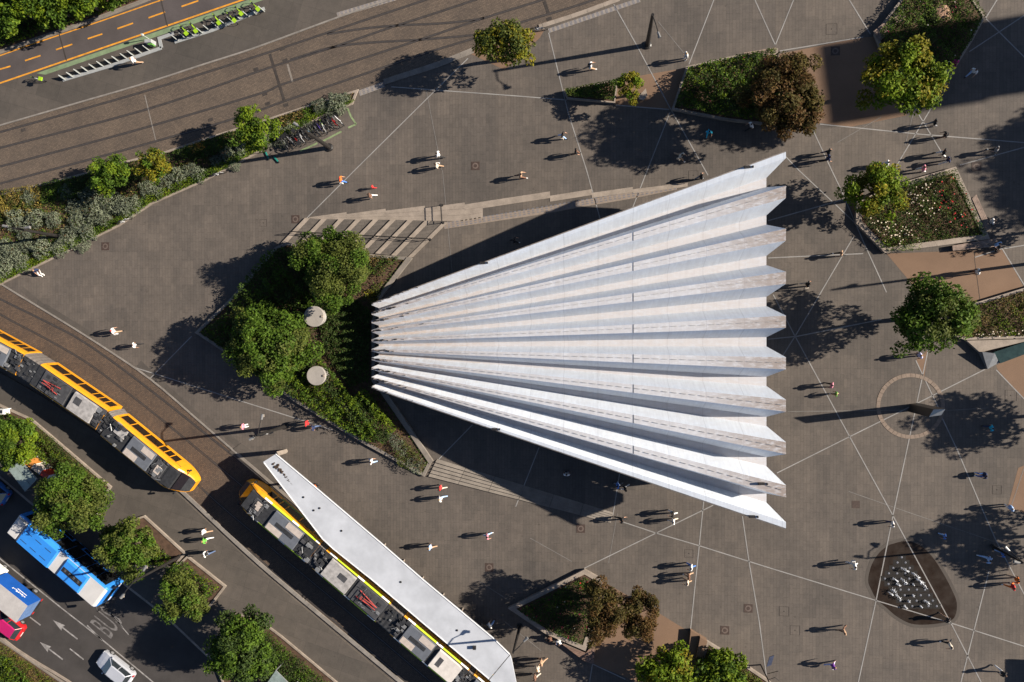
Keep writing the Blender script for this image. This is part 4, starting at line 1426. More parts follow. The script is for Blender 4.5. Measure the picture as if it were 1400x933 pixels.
TZ = 0.87                    # roof deck lies lower than the roof units
def tram(label, mods, ad=False, base_px=(0, 0)):
    p = G(*base_px)
    root = empty('tram', V3(p, 0), label, 'tram', 'yellow trams at the stop')
    prev = None
    for mi, (A, B, nose, units) in enumerate(mods):
        A = G2(A[0], A[1], 3.2 * TZ); B = G2(B[0], B[1], 3.2 * TZ)
        M, L = frame(A, B); M = M @ Matrix.Diagonal((1, 1, TZ, 1))
        body = car_body(M, L, nose, ad).build('car_body', None, root)
        xs0 = .9 if nose else .25
        segs = []
        x = xs0
        pat = [.8, .7, .7, 1.75, 1.75, 1.75, .7, .7, .8]
        k = 0
        while x < L - .3:
            w = min(pat[k % len(pat)], L - .2 - x)
            if w > .3: segs.append((x, x + w - .12))
            x += w + .06; k += 1
        for sg in (-1, 1):
            for (a, b) in segs:
                mb = MB(M); side_quad(mb, a - .035, b + .035, 1.0, 2.38, sg); mb.build('window', TGL, body)
            mb = MB(M); side_quad(mb, .1, L - .1, 2.46, 2.52, sg, .006); mb.build('gutter_line', TDK, body)
            if ad:
                x = xs0 + .2; kk = 0
                while x < L - .1:
                    w = (.9, 2.6, .8, 2.2)[kk % 4]
                    mb = MB(M); side_quad(mb, x, min(L - .1, x + w), 3.085, 3.215, sg, .02); mb.build('advert_panel', (TWHT, TLIME)[kk % 2], body); x += w; kk += 1
                mb = MB(M); side_quad(mb, xs0 + 1.2, L - 2.0, .55, 1.08, sg, .010); mb.build('advert_panel', TGRN, body)
        if nose:
            mb = MB(M); mb.hexa([(-1.02, -.85, 2.0), (-.42, -1.0, 2.62), (-.42, 1.0, 2.62), (-1.02, .85, 2.0)][::-1], [(-1.12, -.85, 2.1), (-.46, -1.02, 2.80), (-.46, 1.02, 2.80), (-1.12, .85, 2.1)][::-1]); mb.build('windscreen', TGL, body)
            mb = MB(M); mb.box(-.40, .85, -1.0, 1.0, 2.9, 3.26, .06); mb.build('roof_fairing', TDK, body)
            for sg in (-1, 1):
                mb = MB(M); mb.box(-1.62, -1.45, sg * .62 - .14, sg * .62 + .14, 1.0, 1.3); mb.build('headlight', TWHT, body)
                mb = MB(M); mb.box(-.85, -.7, sg * 1.45 - .07, sg * 1.45 + .07, 1.9, 2.3); mb.box(-.85, -.78, sg * 1.25 - .22, sg * 1.25 + .22, 2.25, 2.3); mb.build('mirror', TDK, body)
        for (f0, f1, y0, y1, h, um, nm) in units:
            mb = MB(M)
            if nm == 'pantograph':
                x0, x1 = f0 * L, f1 * L
                xm = (x0 + x1) / 2
                mb.use(TRED)
                for sg in (-.35, .35):
                    mb.tube((x0, sg, 3.45), (x1, sg * .4, 3.62), .05, .04, 5)
                    mb.tube((x1, sg * .4, 3.62), (x0 + .4, sg * .2, 3.8), .04, .03, 5)
                mb.use(TDK)
                for sx in (x0 + .3, x0 + .7):
                    mb.tube((sx, -.8, 3.82), (sx, .8, 3.82), .04, .04, 5)
                mb.box(xm - .5, xm + .2, -.5, .5, 3.24, 3.4)
                mb.build('pantograph', None, body)
            elif nm == 'clutter':
                mb.use(TDG); rg = random.Random(int(f0 * 100) + mi * 7 + len(label))
                for _ in range(14):
                    cx = rg.uniform(f0, f1) * L; cy = rg.uniform(y0, y1); s = rg.uniform(.08, .28)
                    mb.use(rg.choice([TDG, TDK, METALG, TDG, TDK])); mb.box(cx - s, cx + s, cy - s * rg.uniform(.4, 1), cy + s * rg.uniform(.4, 1), 3.215, 3.24 + rg.uniform(.05, h), .02)
                for _ in range(6):
                    cx = rg.uniform(f0, f1) * L; cy = rg.uniform(y0, y1)
                    mb.use(rg.choice([METALG, TDK])); mb.tube((cx, cy, 3.4), (cx + rg.uniform(-.6, .6), cy + rg.uniform(-.5, .5), 3.4), .035, .035, 5)
                mb.build('roof_equipment', None, body)
            else:
                mb.use(um); mb.box(f0 * L, f1 * L, y0, y1, 3.215, 3.215 + h, .04); u = mb.build(nm, None, body)
        # bogie
        mb = MB(M); mb.box(L * .35, L * .65, -1.0, 1.0, .12, .34); mb.build('bogie', TDK, body)
        for sx in (.4, .6):
            for sg in (-.75, .75):
                mb = MB(M); mb.tube((L * sx, sg - .06, .30), (L * sx, sg + .06, .30), .29, .29, 12); mb.build('wheel', STEEL, body)
        if prev is not None:
            a, b = prev, (A, B)
            E0 = a[1]; E1 = A
            d = (E1 - E0); Lb = d.length + .1
            Mb, _ = frame(E0, E1) if d.length > .05 else (frame(A, B)[0], 0)
            Mb = Mb @ Matrix.Diagonal((1, 1, TZ, 1))
            mb = MB(Mb)
            rings = []
            nr = 9
            for i in range(nr):
                s = 1.0 if i % 2 == 0 else .985
                rings.append([mb.pt((-.05 + Lb * i / (nr - 1), y * .955 * s, .4 + (z - .32) * .955 * s)) for y, z in PROF])
            n = len(PROF)
            for ra, rb in zip(rings[:-1], rings[1:]):
                for i in range(n):
                    j = (i + 1) % n
                    mb.use(TDK if i == n - 1 else TBW); mb.face((ra[i], rb[i], rb[j], ra[j]))
            bl = mb.build('bellows', None, root)
            mb = MB(Mb); rg = random.Random(mi + len(label))
            for _ in range(12):
                cx = rg.uniform(.05, Lb - .05); cy = rg.uniform(-.9, .9); s = rg.uniform(.05, .2)
                mb.use(rg.choice([TDG, TDK, TDK, METALG])); mb.box(cx - s, cx + s, cy - s * .6, cy + s * .6, 3.0, 3.2 + rg.uniform(.0, .2), .02)
            mb.build('roof_cables', None, bl)
        prev = (A, B)
    return root

def cab_units(off):
    return [(off + .00, off + .14, -.75, .75, .12, TDG, 'air_intake'), (off + .03, off + .11, -.3, .55, .2, TBE, 'roof_hatch'), (off + .01, off + .15, -1.0, 1.0, .2, None, 'clutter')]
AC = lambda a, b: [(a, b, -1.02, 1.02, .26, TBL, 'cooling_unit'), (a + .01, a + (b - a) * .52, -1.0, -.32, .29, TBE, 'unit_panel'), (a + (b - a) * .46, b - .01, .30, 1.0, .29, TBE, 'unit_panel'), (a + (b - a) * .2, b - (b - a) * .18, -.24, .22, .295, TDK, 'fan_grille')]
# left tram, travelling down-right: its front module comes first
tram('yellow articulated tram on the curve with its long windowed side in sun',
     [((234, 655), (146, 583), True, cab_units(.12) + AC(.30, .66) + [(.70, .98, -1.0, 1.0, .3, None, 'clutter'), (.74, .9, -.95, .0, .12, TLG, 'unit_panel')]),
      ((138.5, 574), (48, 512), False, [(.10, .44, -.98, .98, .32, TLG, 'converter_box'), (.12, .42, -.85, .85, .33, TLG, 'box_lid'), (.30, .40, -.7, .1, .36, TDG, 'vent_grille'), (.50, .90, -1.02, 1.02, .14, TDG, 'roof_deck'), (.62, .85, 0, 0, 0, None, 'pantograph'), (.60, .88, -.9, .9, .2, None, 'clutter'), (.0, .09, -.9, .9, .3, None, 'clutter')]),
      ((27, 498.5), (-62, 450), False, AC(.18, .62) + [(.0, .15, -1.0, 1.0, .3, None, 'clutter')])],
     False, (140, 560))
tram('yellow articulated tram with lime advert strip standing beside the white canopy',
     [((341, 684), (428, 757), True, cab_units(.06) + AC(.34, .78) + [(.80, .99, -.95, .95, .3, None, 'clutter')]),
      ((436.6, 764.7), (524, 838.6), False, [(.0, .08, -.9, .9, .3, None, 'clutter'), (.12, .50, -.98, .98, .32, TLG, 'converter_box'), (.30, .42, -.1, .5, .36, TDG, 'vent_grille'), (.54, .98, -1.02, 1.02, .14, TDG, 'roof_deck'), (.62, .9, 0, 0, 0, None, 'pantograph'), (.62, .95, -.9, .9, .2, None, 'clutter')]),
      ((543, 855), (631, 929), False, [(.0, .10, -.9, .9, .3, None, 'clutter')] + AC(.12, .52) + [(.58, .93, -.98, .98, .34, TWH, 'converter_box'), (.63, .70, -.5, .5, .36, TDG, 'vent_grille'), (.94, .99, -.9, .9, .3, None, 'clutter')]),
      ((638, 935), (725, 1008), False, [(.05, .4, -.98, .98, .3, TBL, 'cooling_unit')])],
     True, (520, 820))

# ------------------------------------------------------------------ road vehicles
TYRE = mat('tyre', (.02, .02, .02), .85, .2, 6.0)
RIM = mat('rim', (.45, .45, .46), .35, .1, 4.0, metal=.6)
VGL = glassmat('vehicle_glass', (.018, .022, .026), .05)
REDL = mat('tail_lamp', (.45, .02, .02), .3, .1, 4.0)
WHL = mat('head_lamp', (.75, .76, .78), .2, .08, 4.0)
def wheel(M, x, y, r, w, parent):
    mb = MB(M); mb.tube((x, y - w / 2, r), (x, y + w / 2, r), r, r, 16); t = mb.build('wheel', TYRE, parent)
    sg = 1 if y > 0 else -1
    mb = MB(M); mb.tube((x, y + sg * w * .3, r), (x, y + sg * (w / 2 + .012), r), r * .64, r * .55, 12); mb.build('rim', RIM, t)

def hatchback(A, B, label, paint, roofm=None, group=None, z=0.006):
    """A: front centre, B: rear centre (world 2D)"""
    M, L = frame(A, B); M = Matrix.Translation((0, 0, z)) @ M
    e = empty('car', V3((A + B) / 2, z), label, 'car', group)
    k = L / 4.15
    st = [(0, .66, .62, .42), (.12, .80, .72, .22), (.55, .885, .83, .2), (1.15, .90, .93, .2), (2.0, .905, .96, .2), (3.2, .90, .97, .2), (3.85, .86, .93, .2), (4.08, .78, .8, .3), (4.15, .72, .6, .42)]
    mb = MB(M); mb.smooth = False; rings = []
    for x, w, zt, zb in st:
        x *= k
        rings.append([mb.pt(q) for q in ((x, -w * .93, zt), (x, -w, zt - .12), (x, -w * 1.01, .55), (x, -w * .94, zb), (x, w * .94, zb), (x, w * 1.01, .55), (x, w, zt - .12), (x, w * .93, zt), (x, w * .4, zt + .035), (x, -w * .4, zt + .035))])
    n = len(rings[0])
    for a, b in zip(rings[:-1], rings[1:]):
        for i in range(n):
            mb.face((a[i], b[i], b[(i + 1) % n], a[(i + 1) % n]))
    mb.face(rings[0]); mb.face(rings[-1][::-1]); body = mb.build('body', paint, e)
    belt = [(1.0, .74), (1.25, .80), (3.3, .80), (3.95, .72)]
    roof = [(1.75, .56), (1.95, .60), (3.2, .60), (3.62, .55)]
    zr = 1.48
    # glass cabin
    mb = MB(M); b0 = []; r0 = []
    for (x, w) in belt: b0.append((mb.pt((x * k, -w, .94)), mb.pt((x * k, w, .94))))
    for (x, w) in roof: r0.append((mb.pt((x * k, -w, zr - .03)), mb.pt((x * k, w, zr - .03))))
    for i in range(3):
        mb.face((b0[i][0], b0[i + 1][0], r0[i + 1][0], r0[i][0])); mb.face((b0[i + 1][1], b0[i][1], r0[i][1], r0[i + 1][1]))
        mb.face((r0[i][0], r0[i + 1][0], r0[i + 1][1], r0[i][1]))
    mb.face((b0[0][1], b0[0][0], r0[0][0], r0[0][1])); mb.face((b0[3][0], b0[3][1], r0[3][1], r0[3][0])); mb.build('window', VGL, e)
    mb = MB(M); lo = []; hi = []
    for (x, w) in roof: lo.append((mb.pt((x * k, -w - .03, zr - .04)), mb.pt((x * k, w + .03, zr - .04)))); hi.append((mb.pt((x * k, -w + .06, zr + .02)), mb.pt((x * k, w - .06, zr + .02))))
    for i in range(3):
        mb.face((hi[i][0], hi[i + 1][0], hi[i + 1][1], hi[i][1])); mb.face((lo[i][0], lo[i + 1][0], hi[i + 1][0], hi[i][0])); mb.face((lo[i + 1][1], lo[i][1], hi[i][1], hi[i + 1][1]))
    mb.face((lo[0][1], lo[0][0], hi[0][0], hi[0][1])); mb.face((lo[3][0], lo[3][1], hi[3][1], hi[3][0])); mb.build('roof', roofm or paint, e)
    for sg in (-1, 1):                                  # pillars
        mb = MB(M)
        for (bx, rx) in ((1.02, 1.76), (2.55, 2.5), (3.92, 3.6)):
            bw = .76 if bx != 2.55 else .805; rw = .575 if bx != 2.55 else .615
            mb.tube((bx * k, sg * bw, .93), (rx * k, sg * rw, zr - .02), .035, .03, 5)
        mb.build('pillar', paint, e)
        mb = MB(M); mb.box(1.22 * k, 1.36 * k, sg * .98 - .09, sg * .98 + .09, .95, 1.08, .02); mb.build('mirror', paint, e)
        mb = MB(M); mb.box(.06, .30, sg * .62 - .14, sg * .62 + .14, .58, .72, .02); mb.build('headlight', WHL, e)
        mb = MB(M); mb.box(L - .16, L + .005, sg * .66 - .1, sg * .66 + .1, .72, .88, .02); mb.build('tail_lamp', REDL, e)
        for x in (.78, 3.38):
            wheel(M, x * k, sg * .80, .31, .2, e)
    mb = MB(M); mb.box(L - .02, L + .012, -.26, .26, .55, .66); mb.build('number_plate', TWHT, e)
    return e
SILVER = mat('paint_silver', (.55, .57, .62), .3, .05, 1.0, metal=.35, spec=.5)
REDP = mat('paint_red', (.45, .015, .02), .3, .06, 1.0, spec=.5)
MAGP = mat('roof_magenta', (.42, .012, .11), .3, .06, 1.0, spec=.5)
BLUEP = mat('paint_blue', (.03, .14, .42), .3, .06, 1.0, spec=.5)
w0, w1 = G2(153, 893, .3), G2(180.7, 915, .3)
d = (w1 - w0).normalized(); lf = Vector((d.y, -d.x))          # towards lower-left side
c = (w0 + w1) / 2 + lf * .82
hatchback(c - d * 2.08, c + d * 2.07, 'silver hatchback car with dark rear window driving in the shaded lane', SILVER, group=None)
rdir = Vector((rd.x, rd.y))
tail = G2(29, 868, .7)
hatchback(tail + rdir * 4.2, tail, 'bright red small car with magenta roof behind the blue lorry', REDP, MAGP)
c = G2(-12, 668, .8)
hatchback(c + rdir * 2.1, c - rdir * 2.0, 'blue car in the shade beside the bus shelter', BLUEP)

# bus
BUSB = mat('bus_blue', (.03, .22, .66), .35, .06, 1.0, spec=.5)
BUSG = mat('bus_roof_grey', (.50, .49, .48), .55, .06, 1.2)
BUSK = glassmat('bus_glass', (.008, .009, .010), .05)
Rr_, Fr = G2(18.75, 717, 3.05), G2(135.7, 818, 3.05)
M, L = frame(Fr, Rr_); M = Matrix.Translation((0, 0, .006)) @ M
e = empty('bus', V3((Fr + Rr_) / 2, .006), 'blue and grey city bus at the kerb with long black window band', 'bus')
PB = [(-1.12, 3.05), (-1.24, 2.9), (-1.27, 1.0), (-1.26, .28), (1.26, .28), (1.27, 1.0), (1.24, 2.9), (1.12, 3.05)]
mb = MB(M); mb.use(BUSB); rings = []
for x, s, zz in ((-.18, .9, .93), (-.05, .97, .98), (.12, 1, 1), (L - .1, 1, 1), (L + .1, .95, .97)):
    rings.append([mb.pt((x, y * s, .28 + (z - .28) * zz)) for y, z in PB])
n = len(PB)
for a, b in zip(rings[:-1], rings[1:]):
    for i in range(n):
        mb.use(BUSG if i == n - 1 else BUSB); mb.face((a[i], b[i], b[(i + 1) % n], a[(i + 1) % n]))
mb.use(BUSB); mb.face(rings[0]); mb.face(rings[-1][::-1]); body = mb.build('body', None, e)
def bus_side(x0, x1, z0, z1, sg, m, nm, out=.012, par=body):
    mb = MB(M)
    yy = lambda z: 1.27 - (0 if z < 1 else .03 * (z - 1) / 1.9)
    lo = [(x0, sg * (yy(z0) - .05), z0), (x1, sg * (yy(z0) - .05), z0), (x1, sg * (yy(z0) + out), z0), (x0, sg * (yy(z0) + out), z0)]
    hi = [(x0, sg * (yy(z1) - .05), z1), (x1, sg * (yy(z1) - .05), z1), (x1, sg * (yy(z1) + out), z1), (x0, sg * (yy(z1) + out), z1)]
    if sg < 0: lo = lo[::-1]; hi = hi[::-1]
    mb.hexa(lo, hi); return mb.build(nm, m, par)
for sg in (-1, 1):
    x = .35
    for i in range(8):
        w = (L - .7) / 8
        bus_side(x + .02, x + w - .02, .95, 2.72, sg, BUSK, 'window'); x += w
    for x0, x1 in ((.4, 1.5), (5.2, 6.4)):
        bus_side(x0, x1, .35, .93, sg, BUSK, 'door_glass', .016)
    bus_side(3.2, 5.0, .36, .8, sg, BUSK, 'skirt_panel', .009); bus_side(6.6, 8.2, .36, .8, sg, BUSK, 'skirt_panel', .009)
    for x in (2.5, 8.7):
        wheel(M, x, sg * 1.17, .48, .28, e)
    mb = MB(M); mb.tube((-.1, sg * 1.2, 2.6), (-.45, sg * 1.5, 2.5), .03, .03, 5); mb.box(-.55, -.38, sg * 1.5 - .12, sg * 1.5 + .12, 2.05, 2.5); mb.build('mirror', METALD, e)
    mb = MB(M); mb.box(-.21, -.12, sg * .9 - .2, sg * .9 + .2, .6, .8); mb.build('headlight', WHL, e)
mb = MB(M); mb.hexa([(-.20, -1.08, 1.0), (-.12, -1.08, 1.0), (-.12, 1.08, 1.0), (-.20, 1.08, 1.0)], [(-.16, -1.05, 2.75), (-.08, -1.05, 2.75), (-.08, 1.05, 2.75), (-.16, 1.05, 2.75)]); mb.build('windscreen', BUSK, e)
def pod(x0, x1, y0, y1, z1, m, nm, inset=.1, z0=3.03):
    mb = MB(M); mb.box(x0, x1, y0, y1, z0, z1, inset); return mb.build(nm, m, e)
pod(L * .52, L * .89, -1.13, 1.13, 3.36, BUSB, 'roof_pod', .14)
for sg in (-.5, .5):
    for k in range(3):
        pod(L * (.57 + .11 * k), L * (.64 + .11 * k), sg - .02, sg + .02, 3.385, METALD, 'pod_slot', .005, 3.35)
pod(L * .905, L * .995, -1.0, 1.0, 3.25, BUSG, 'rear_hatch', .03)
p1 = pod(L * .17, L * .43, -1.05, 1.05, 3.30, BUSB, 'cooling_unit', .16)
pod(L * .19, L * .41, -.26, .26, 3.33, METALD, 'fan_grille', .02, 3.2)
for k in range(4):
    pod(L * (.215 + .05 * k), L * (.215 + .05 * k) + .28, -.16, .16, 3.36, TDG, 'fan', .05, 3.31)

# lorry
LBLUE = mat('lorry_blue', (.012, .085, .36), .4, .1, 1.0, spec=.4)
LTOP = mat('lorry_top', (.42, .40, .385), .6, .12, 1.0)
LREAR = mat('lorry_rear', (.10, .17, .33), .5, .15, 2.0)
rear = G2(29.6, 840, 2.95)
M, _ = frame(rear, rear + rdir); M = Matrix.Translation((0, 0, .006)) @ M
e = empty('lorry', V3(rear + rdir * 3, .006), 'small blue box lorry with pale roof and white lettering on its side', 'lorry')
mb = MB(M); mb.use(LBLUE); mb.box(0, 4.6, -1.05, 1.05, .95, 2.92); mb.build('box_body', None, e)
mb = MB(M); mb.box(-.02, 4.62, -1.07, 1.07, 2.921, 2.96); mb.build('box_roof', LTOP, e)
for s0, s1 in ((-1.0, -.02), (.02, 1.0)):
    mb = MB(M); mb.box(-.03, .0, s0, s1, 1.0, 2.85); mb.build('rear_door', LREAR, e)
mb = MB(M); mb.box(4.75, 6.3, -1.0, 1.0, .5, 2.2, .12); mb.build('cab', TWHT, e)
mb = MB(M); mb.box(5.6, 6.32, -.85, .85, 1.5, 2.05, .05); mb.build('windscreen', VGL, e)
mb = MB(M); mb.box(0, 6.0, -.45, .45, .45, .94); mb.build('chassis', METALD, e)
for x in (1.2, 5.4):
    for sg in (-1, 1):
        wheel(M, x, sg * .88, .36, .22, e)
for sg in (-1, 1):
    mb = MB(M); mb.box(-.05, .0, sg * .85 - .12, sg * .85 + .12, .6, .8); mb.build('tail_lamp', REDL, e)
    mb = MB(M); mb.box(5.5, 5.7, sg * 1.2 - .1, sg * 1.2 + .1, 1.4, 1.9); mb.build('mirror', METALD, e)
rg = random.Random(2)
mb = MB(M)
x = 1.0
for sg in (-1, 1):
    x = 1.0
    for k in range(9):                 # illegible white lettering strokes
        w = rg.uniform(.06, .18); zz = 2.05 + rg.uniform(-.05, .05)
        mb.box(x, x + w, sg * 1.055 - .004, sg * 1.055 + .004, zz, zz + rg.uniform(.12, .28)); x += w + .07
    mb.box(1.1, 2.3, sg * 1.055 - .004, sg * 1.055 + .004, 1.8, 1.88)
mb.build('lettering', TWHT, e)

# ------------------------------------------------------------------ bus shelters
def shelter(pxs, z, label, panel_px):
    P = GP(pxs, z)
    c = sum(P, Vector((0, 0))) / 4
    e = empty('bus_shelter', V3(c, .12), label, 'shelter')
    n = 2
    for i in range(n):
        mb = MB(); mb.prism([P[0].lerp(P[1], i / n + .01), P[0].lerp(P[1], (i + 1) / n - .01), P[3].lerp(P[2], (i + 1) / n - .01), P[3].lerp(P[2], i / n + .01)], z - .04, z)
        mb.build('roof_glass', glassmat('shelter_glass', (.16, .20, .19), .1), e)
    for i in range(4):
        mb = MB(); mb.tube((P[i].x, P[i].y, .12), (P[i].x, P[i].y, z), .05, .05, 6); mb.build('post', METALG, e)
        q = P[(i + 1) % 4]; mb = MB(); mb.tube(V3(P[i], z - .05), V3(q, z - .05), .045, .045, 5); mb.build('beam', METALG, e)
    return e
shelter([(11, 642), (27, 629), (50, 655), (34, 672)], 2.5, 'glass-roofed bus shelter between the street trees', None)
shelter([(358, 945), (377, 917), (400, 940), (384, 965)], 2.5, 'glass-roofed shelter corner behind the long hedge', None)
p = G(48, 645, .12)
e = empty('advert_board', p, 'tall orange and white advertising board behind the bus shelter', 'billboard')
a, b = G2(33, 630, 2.2), G2(68, 655, 2.2); d = (b - a).normalized(); nn = Vector((-d.y, d.x)) * .25
mb = MB(); mb.prism([a - nn, b - nn, b + nn, a + nn], .5, 2.2); mb.build('case', TWHT, e)
for i, mm in enumerate((mat('poster_orange', (.55, .22, .05), .5, .2, 3.0), TBE, mat('poster_red', (.5, .05, .03), .5, .2, 3.0))):
    q0, q1 = a.lerp(b, .05 + .3 * i), a.lerp(b, .32 + .3 * i)
    mb = MB(); mb.prism([q0 - nn * 1.04, q1 - nn * 1.04, q1 + nn * 1.04, q0 + nn * 1.04], .7, 2.21); mb.build('poster', mm, e)
for t in (.1, .9):
    q = a.lerp(b, t); mb = MB(); mb.tube((q.x, q.y, .12), (q.x, q.y, .5), .06, .06, 6); mb.build('leg', METALG, e)
p = G(8, 562, .12)
e = empty('ticket_machine', p, 'low white and red machine cabinet at the tram stop edge', 'cabinet')
mb = MB(); mb.box(p.x - .75, p.x + .6, p.y - .3, p.y + .3, .12, 1.1, .05); mb.build('cabinet', TWHT, e)
mb = MB(); mb.box(p.x - .72, p.x - .45, p.y - .28, p.y + .28, 1.09, 1.14, .02); mb.build('red_panel', REDL, e)
mb = MB(); mb.box(p.x - .35, p.x + .4, p.y - .2, p.y + .2, 1.09, 1.13, .02); mb.build('screen', VGL, e)

# ------------------------------------------------------------------ tall building east of the square (its shadow crosses the paving)
FAC = mat('facade_render', (.34, .30, .25), .85, .12, .6)
WIN = glassmat('facade_glass', (.03, .035, .04))
ROOFT = mat('facade_roof', (.12, .10, .09), .85, .15, .8)
def block(M, depth, width, h, parent):
    """block in its own frame: x 0..depth away from the square, y -width..0"""
    mb = MB(M); mb.box(0, depth, -width, 0, 0, h); w = mb.build('wall', FAC, parent)
    mb = MB(M); mb.box(-.25, depth + .25, -width - .25, .25, h + .002, h + .4); mb.build('cornice', ROOFT, parent)
    nfl = int(h / 3.3); nw = max(2, int(width / 2.6))
    for f in range(nfl):
        for i in range(nw):
            yy = -width * (i + .5) / nw; zz = 1.2 + f * 3.3
            mb = MB(M); mb.box(-.03, .1, yy - .55, yy + .55, zz, zz + 1.6); g = mb.build('window', WIN, w)
            mb = MB(M); mb.box(-.14, -.031, yy - .65, yy + .65, zz - .08, zz); mb.build('sill', STONE, g)
def shadow_foot(px, py, dist):
    p = G(px, py); q = p + Vector((SUN_DIR.x, SUN_DIR.y, 0)).normalized() * dist
    return q
tip_u, tip_l = G(1133, 64), G(1150, 172)
D = 62.0
a = shadow_foot(1133, 64, D); b = shadow_foot(1150, 166, D)
e = empty('apartment_building', (a.x + 6, (a.y + b.y) / 2, 0), 'tall rendered apartment building with stepped roofline east of the square', 'building')
hh = D * math.tan(SUN_EL)
RZ = Matrix.Rotation(SUN_AZ, 4, 'Z')
sd = Vector((math.cos(SUN_AZ), math.sin(SUN_AZ))); sn = Vector((-sd.y, sd.x))
wid = abs((Vector((a.x, a.y)) - Vector((b.x, b.y))).dot(sn))
block(Matrix.Translation((a.x, a.y, 0)) @ RZ, 13, wid, hh, e)
p = G(1472, 915)
e = empty('kiosk', (p.x + 1.8, p.y - 1.0, 0), 'small flat-roofed kiosk at the south-east corner of the square', 'kiosk')
mb = MB(); mb.box(p.x, p.x + 3.4, p.y - 4, p.y + 1.2, 0, 2.8); mb.build('wall', FAC, e)
mb = MB(); mb.box(p.x - .2, p.x + 3.6, p.y - 4.2, p.y + 1.4, 2.802, 3.0); mb.build('roof', ROOFT, e)
mb = MB(); mb.box(p.x - .03, p.x + .05, p.y - 2.5, p.y - .2, 1.0, 2.2); mb.build('window', WIN, e)
# ------------------------------------------------------------------ vegetation
L_GREEN = leafmat('leaf_green', [(.026, .055, .006), (.050, .095, .010), (.075, .125, .014), (.038, .075, .008)])
L_LIGHT = leafmat('leaf_light_green', [(.062, .115, .008), (.098, .155, .010), (.135, .178, .012), (.078, .128, .009)], .3)
L_YELL = leafmat('leaf_yellow_green', [(.080, .100, .010), (.150, .150, .014), (.190, .150, .012), (.100, .120, .012)], .3)
L_OLIVE = leafmat('leaf_olive', [(.036, .054, .010), (.066, .086, .017), (.098, .115, .024), (.050, .068, .013)])
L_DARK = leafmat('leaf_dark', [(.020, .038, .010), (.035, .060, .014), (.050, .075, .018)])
L_BROWN = leafmat('leaf_brown', [(.048, .026, .010), (.080, .042, .014), (.060, .046, .013), (.10, .050, .017)])
L_BRNGR = leafmat('leaf_brown_green', [(.045, .036, .010), (.068, .052, .014), (.052, .050, .013), (.085, .054, .016)])
L_SILV = leafmat('leaf_silver', [(.075, .092, .062), (.12, .14, .10), (.165, .185, .14), (.095, .115, .078)], .15)
L_DRY = leafmat('leaf_dry', [(.13, .090, .032), (.20, .14, .05), (.10, .085, .028), (.075, .080, .022)], .2)
L_ORNG = leafmat('leaf_orange', [(.30, .13, .02), (.22, .12, .02), (.35, .18, .03)], .2)
L_YEL2 = leafmat('leaf_yellow_shrub', [(.22, .17, .03), (.16, .13, .03), (.28, .21, .05)], .2)
BARK = mat('bark', (.10, .075, .055), .9, .3, 4.0, bump=.6)
FL_RED = leafmat('bloom_red', [(.42, .02, .03), (.55, .03, .05), (.5, .08, .04)], .2)
FL_PINK = leafmat('bloom_magenta', [(.35, .01, .07), (.42, .03, .10)], .2)
FL_WHITE = leafmat('bloom_white', [(.62, .56, .46), (.70, .64, .55), (.6, .48, .38)], .2)

def tree(px, py, rpx, hc, label, m, seed, leaf=.26, dens=1.0, flat=.78, base=0.0, group=None, name='tree', sx=1.0, sy=1.0, m2=None, lean=(0, 0)):
    rng = np.random.default_rng(seed); rr_ = random.Random(seed)
    c = G(px, py, hc)
    rm = (G(px + rpx, py, hc) - c).length * 1.1
    e = empty(name, (c.x + lean[0], c.y + lean[1], base), label, 'tree', group)
    # lobed crown: clumps in an uneven ellipsoid
    nc = int(18 + rm * rm * 6.0)
    ph = rng.uniform(0, 6.28, 6)
    C, D, MI = [], [], []
    cl = []
    for i in range(nc):
        v = rng.normal(size=3); v /= np.linalg.norm(v)
        if v[2] < -.55: v[2] *= -.6
        az = math.atan2(v[1], v[0])
        lob = 1 + .13 * math.sin(3 * az + ph[0]) + .12 * math.sin(5 * az + ph[1]) + .09 * math.sin(9 * az + ph[2])
        rad = rng.uniform(.30, 1.04) ** .55 * lob
        p = np.array([v[0] * rm * sx, v[1] * rm * sy, v[2] * rm * flat]) * rad * .86
        cr = rm * rng.uniform(.12, .22) + .12
        cl.append((p, cr))
        nl = int(dens * 88 * (cr / .55) ** 2 / (leaf / .26) ** 2)
        u = rng.normal(size=(nl, 3)); u /= np.linalg.norm(u, axis=1)[:, None]
        r_ = cr * rng.uniform(.45, 1.08, nl) ** .7
        C.append(p + u * r_[:, None] * np.array([1, 1, .8])); D.append(u * .7 + v * .5)
        MI.append(np.full(nl, 1 if (m2 is not None and rng.random() < .4) else 0))
    C = np.concatenate(C); D = np.concatenate(D); MI = np.concatenate(MI)
    C[:, 2] = np.maximum(C[:, 2], -hc + base + .5)
    me = leaf_mesh('crown', C, D, leaf, [m] + ([m2] if m2 is not None else []), rng, mat_idx=MI)
    link_mesh('crown', me, e, (c.x - e.location.x, c.y - e.location.y, hc - base))
    mb = MB()
    b0 = Vector((e.location.x, e.location.y, base)); tr = .07 + rm * .035
    fork = Vector((c.x, c.y, hc - rm * flat * .35))
    mid = b0.lerp(fork, .5) + Vector((rr_.uniform(-.12, .12), rr_.uniform(-.12, .12), 0))
    mb.tube(b0, mid, tr * 1.25, tr, 8); mb.tube(mid, fork, tr, tr * .75, 8)
    for p, cr in rr_.sample(cl, min(9, len(cl))):
        t = Vector((c.x + p[0] * .85, c.y + p[1] * .85, hc + p[2] * .85))
        k = fork.lerp(t, .5) + Vector((0, 0, .15)); mb.tube(fork, k, tr * .5, tr * .3, 5); mb.tube(k, t, tr * .3, tr * .1, 5)
    mb.build('trunk', BARK, e)
    return e

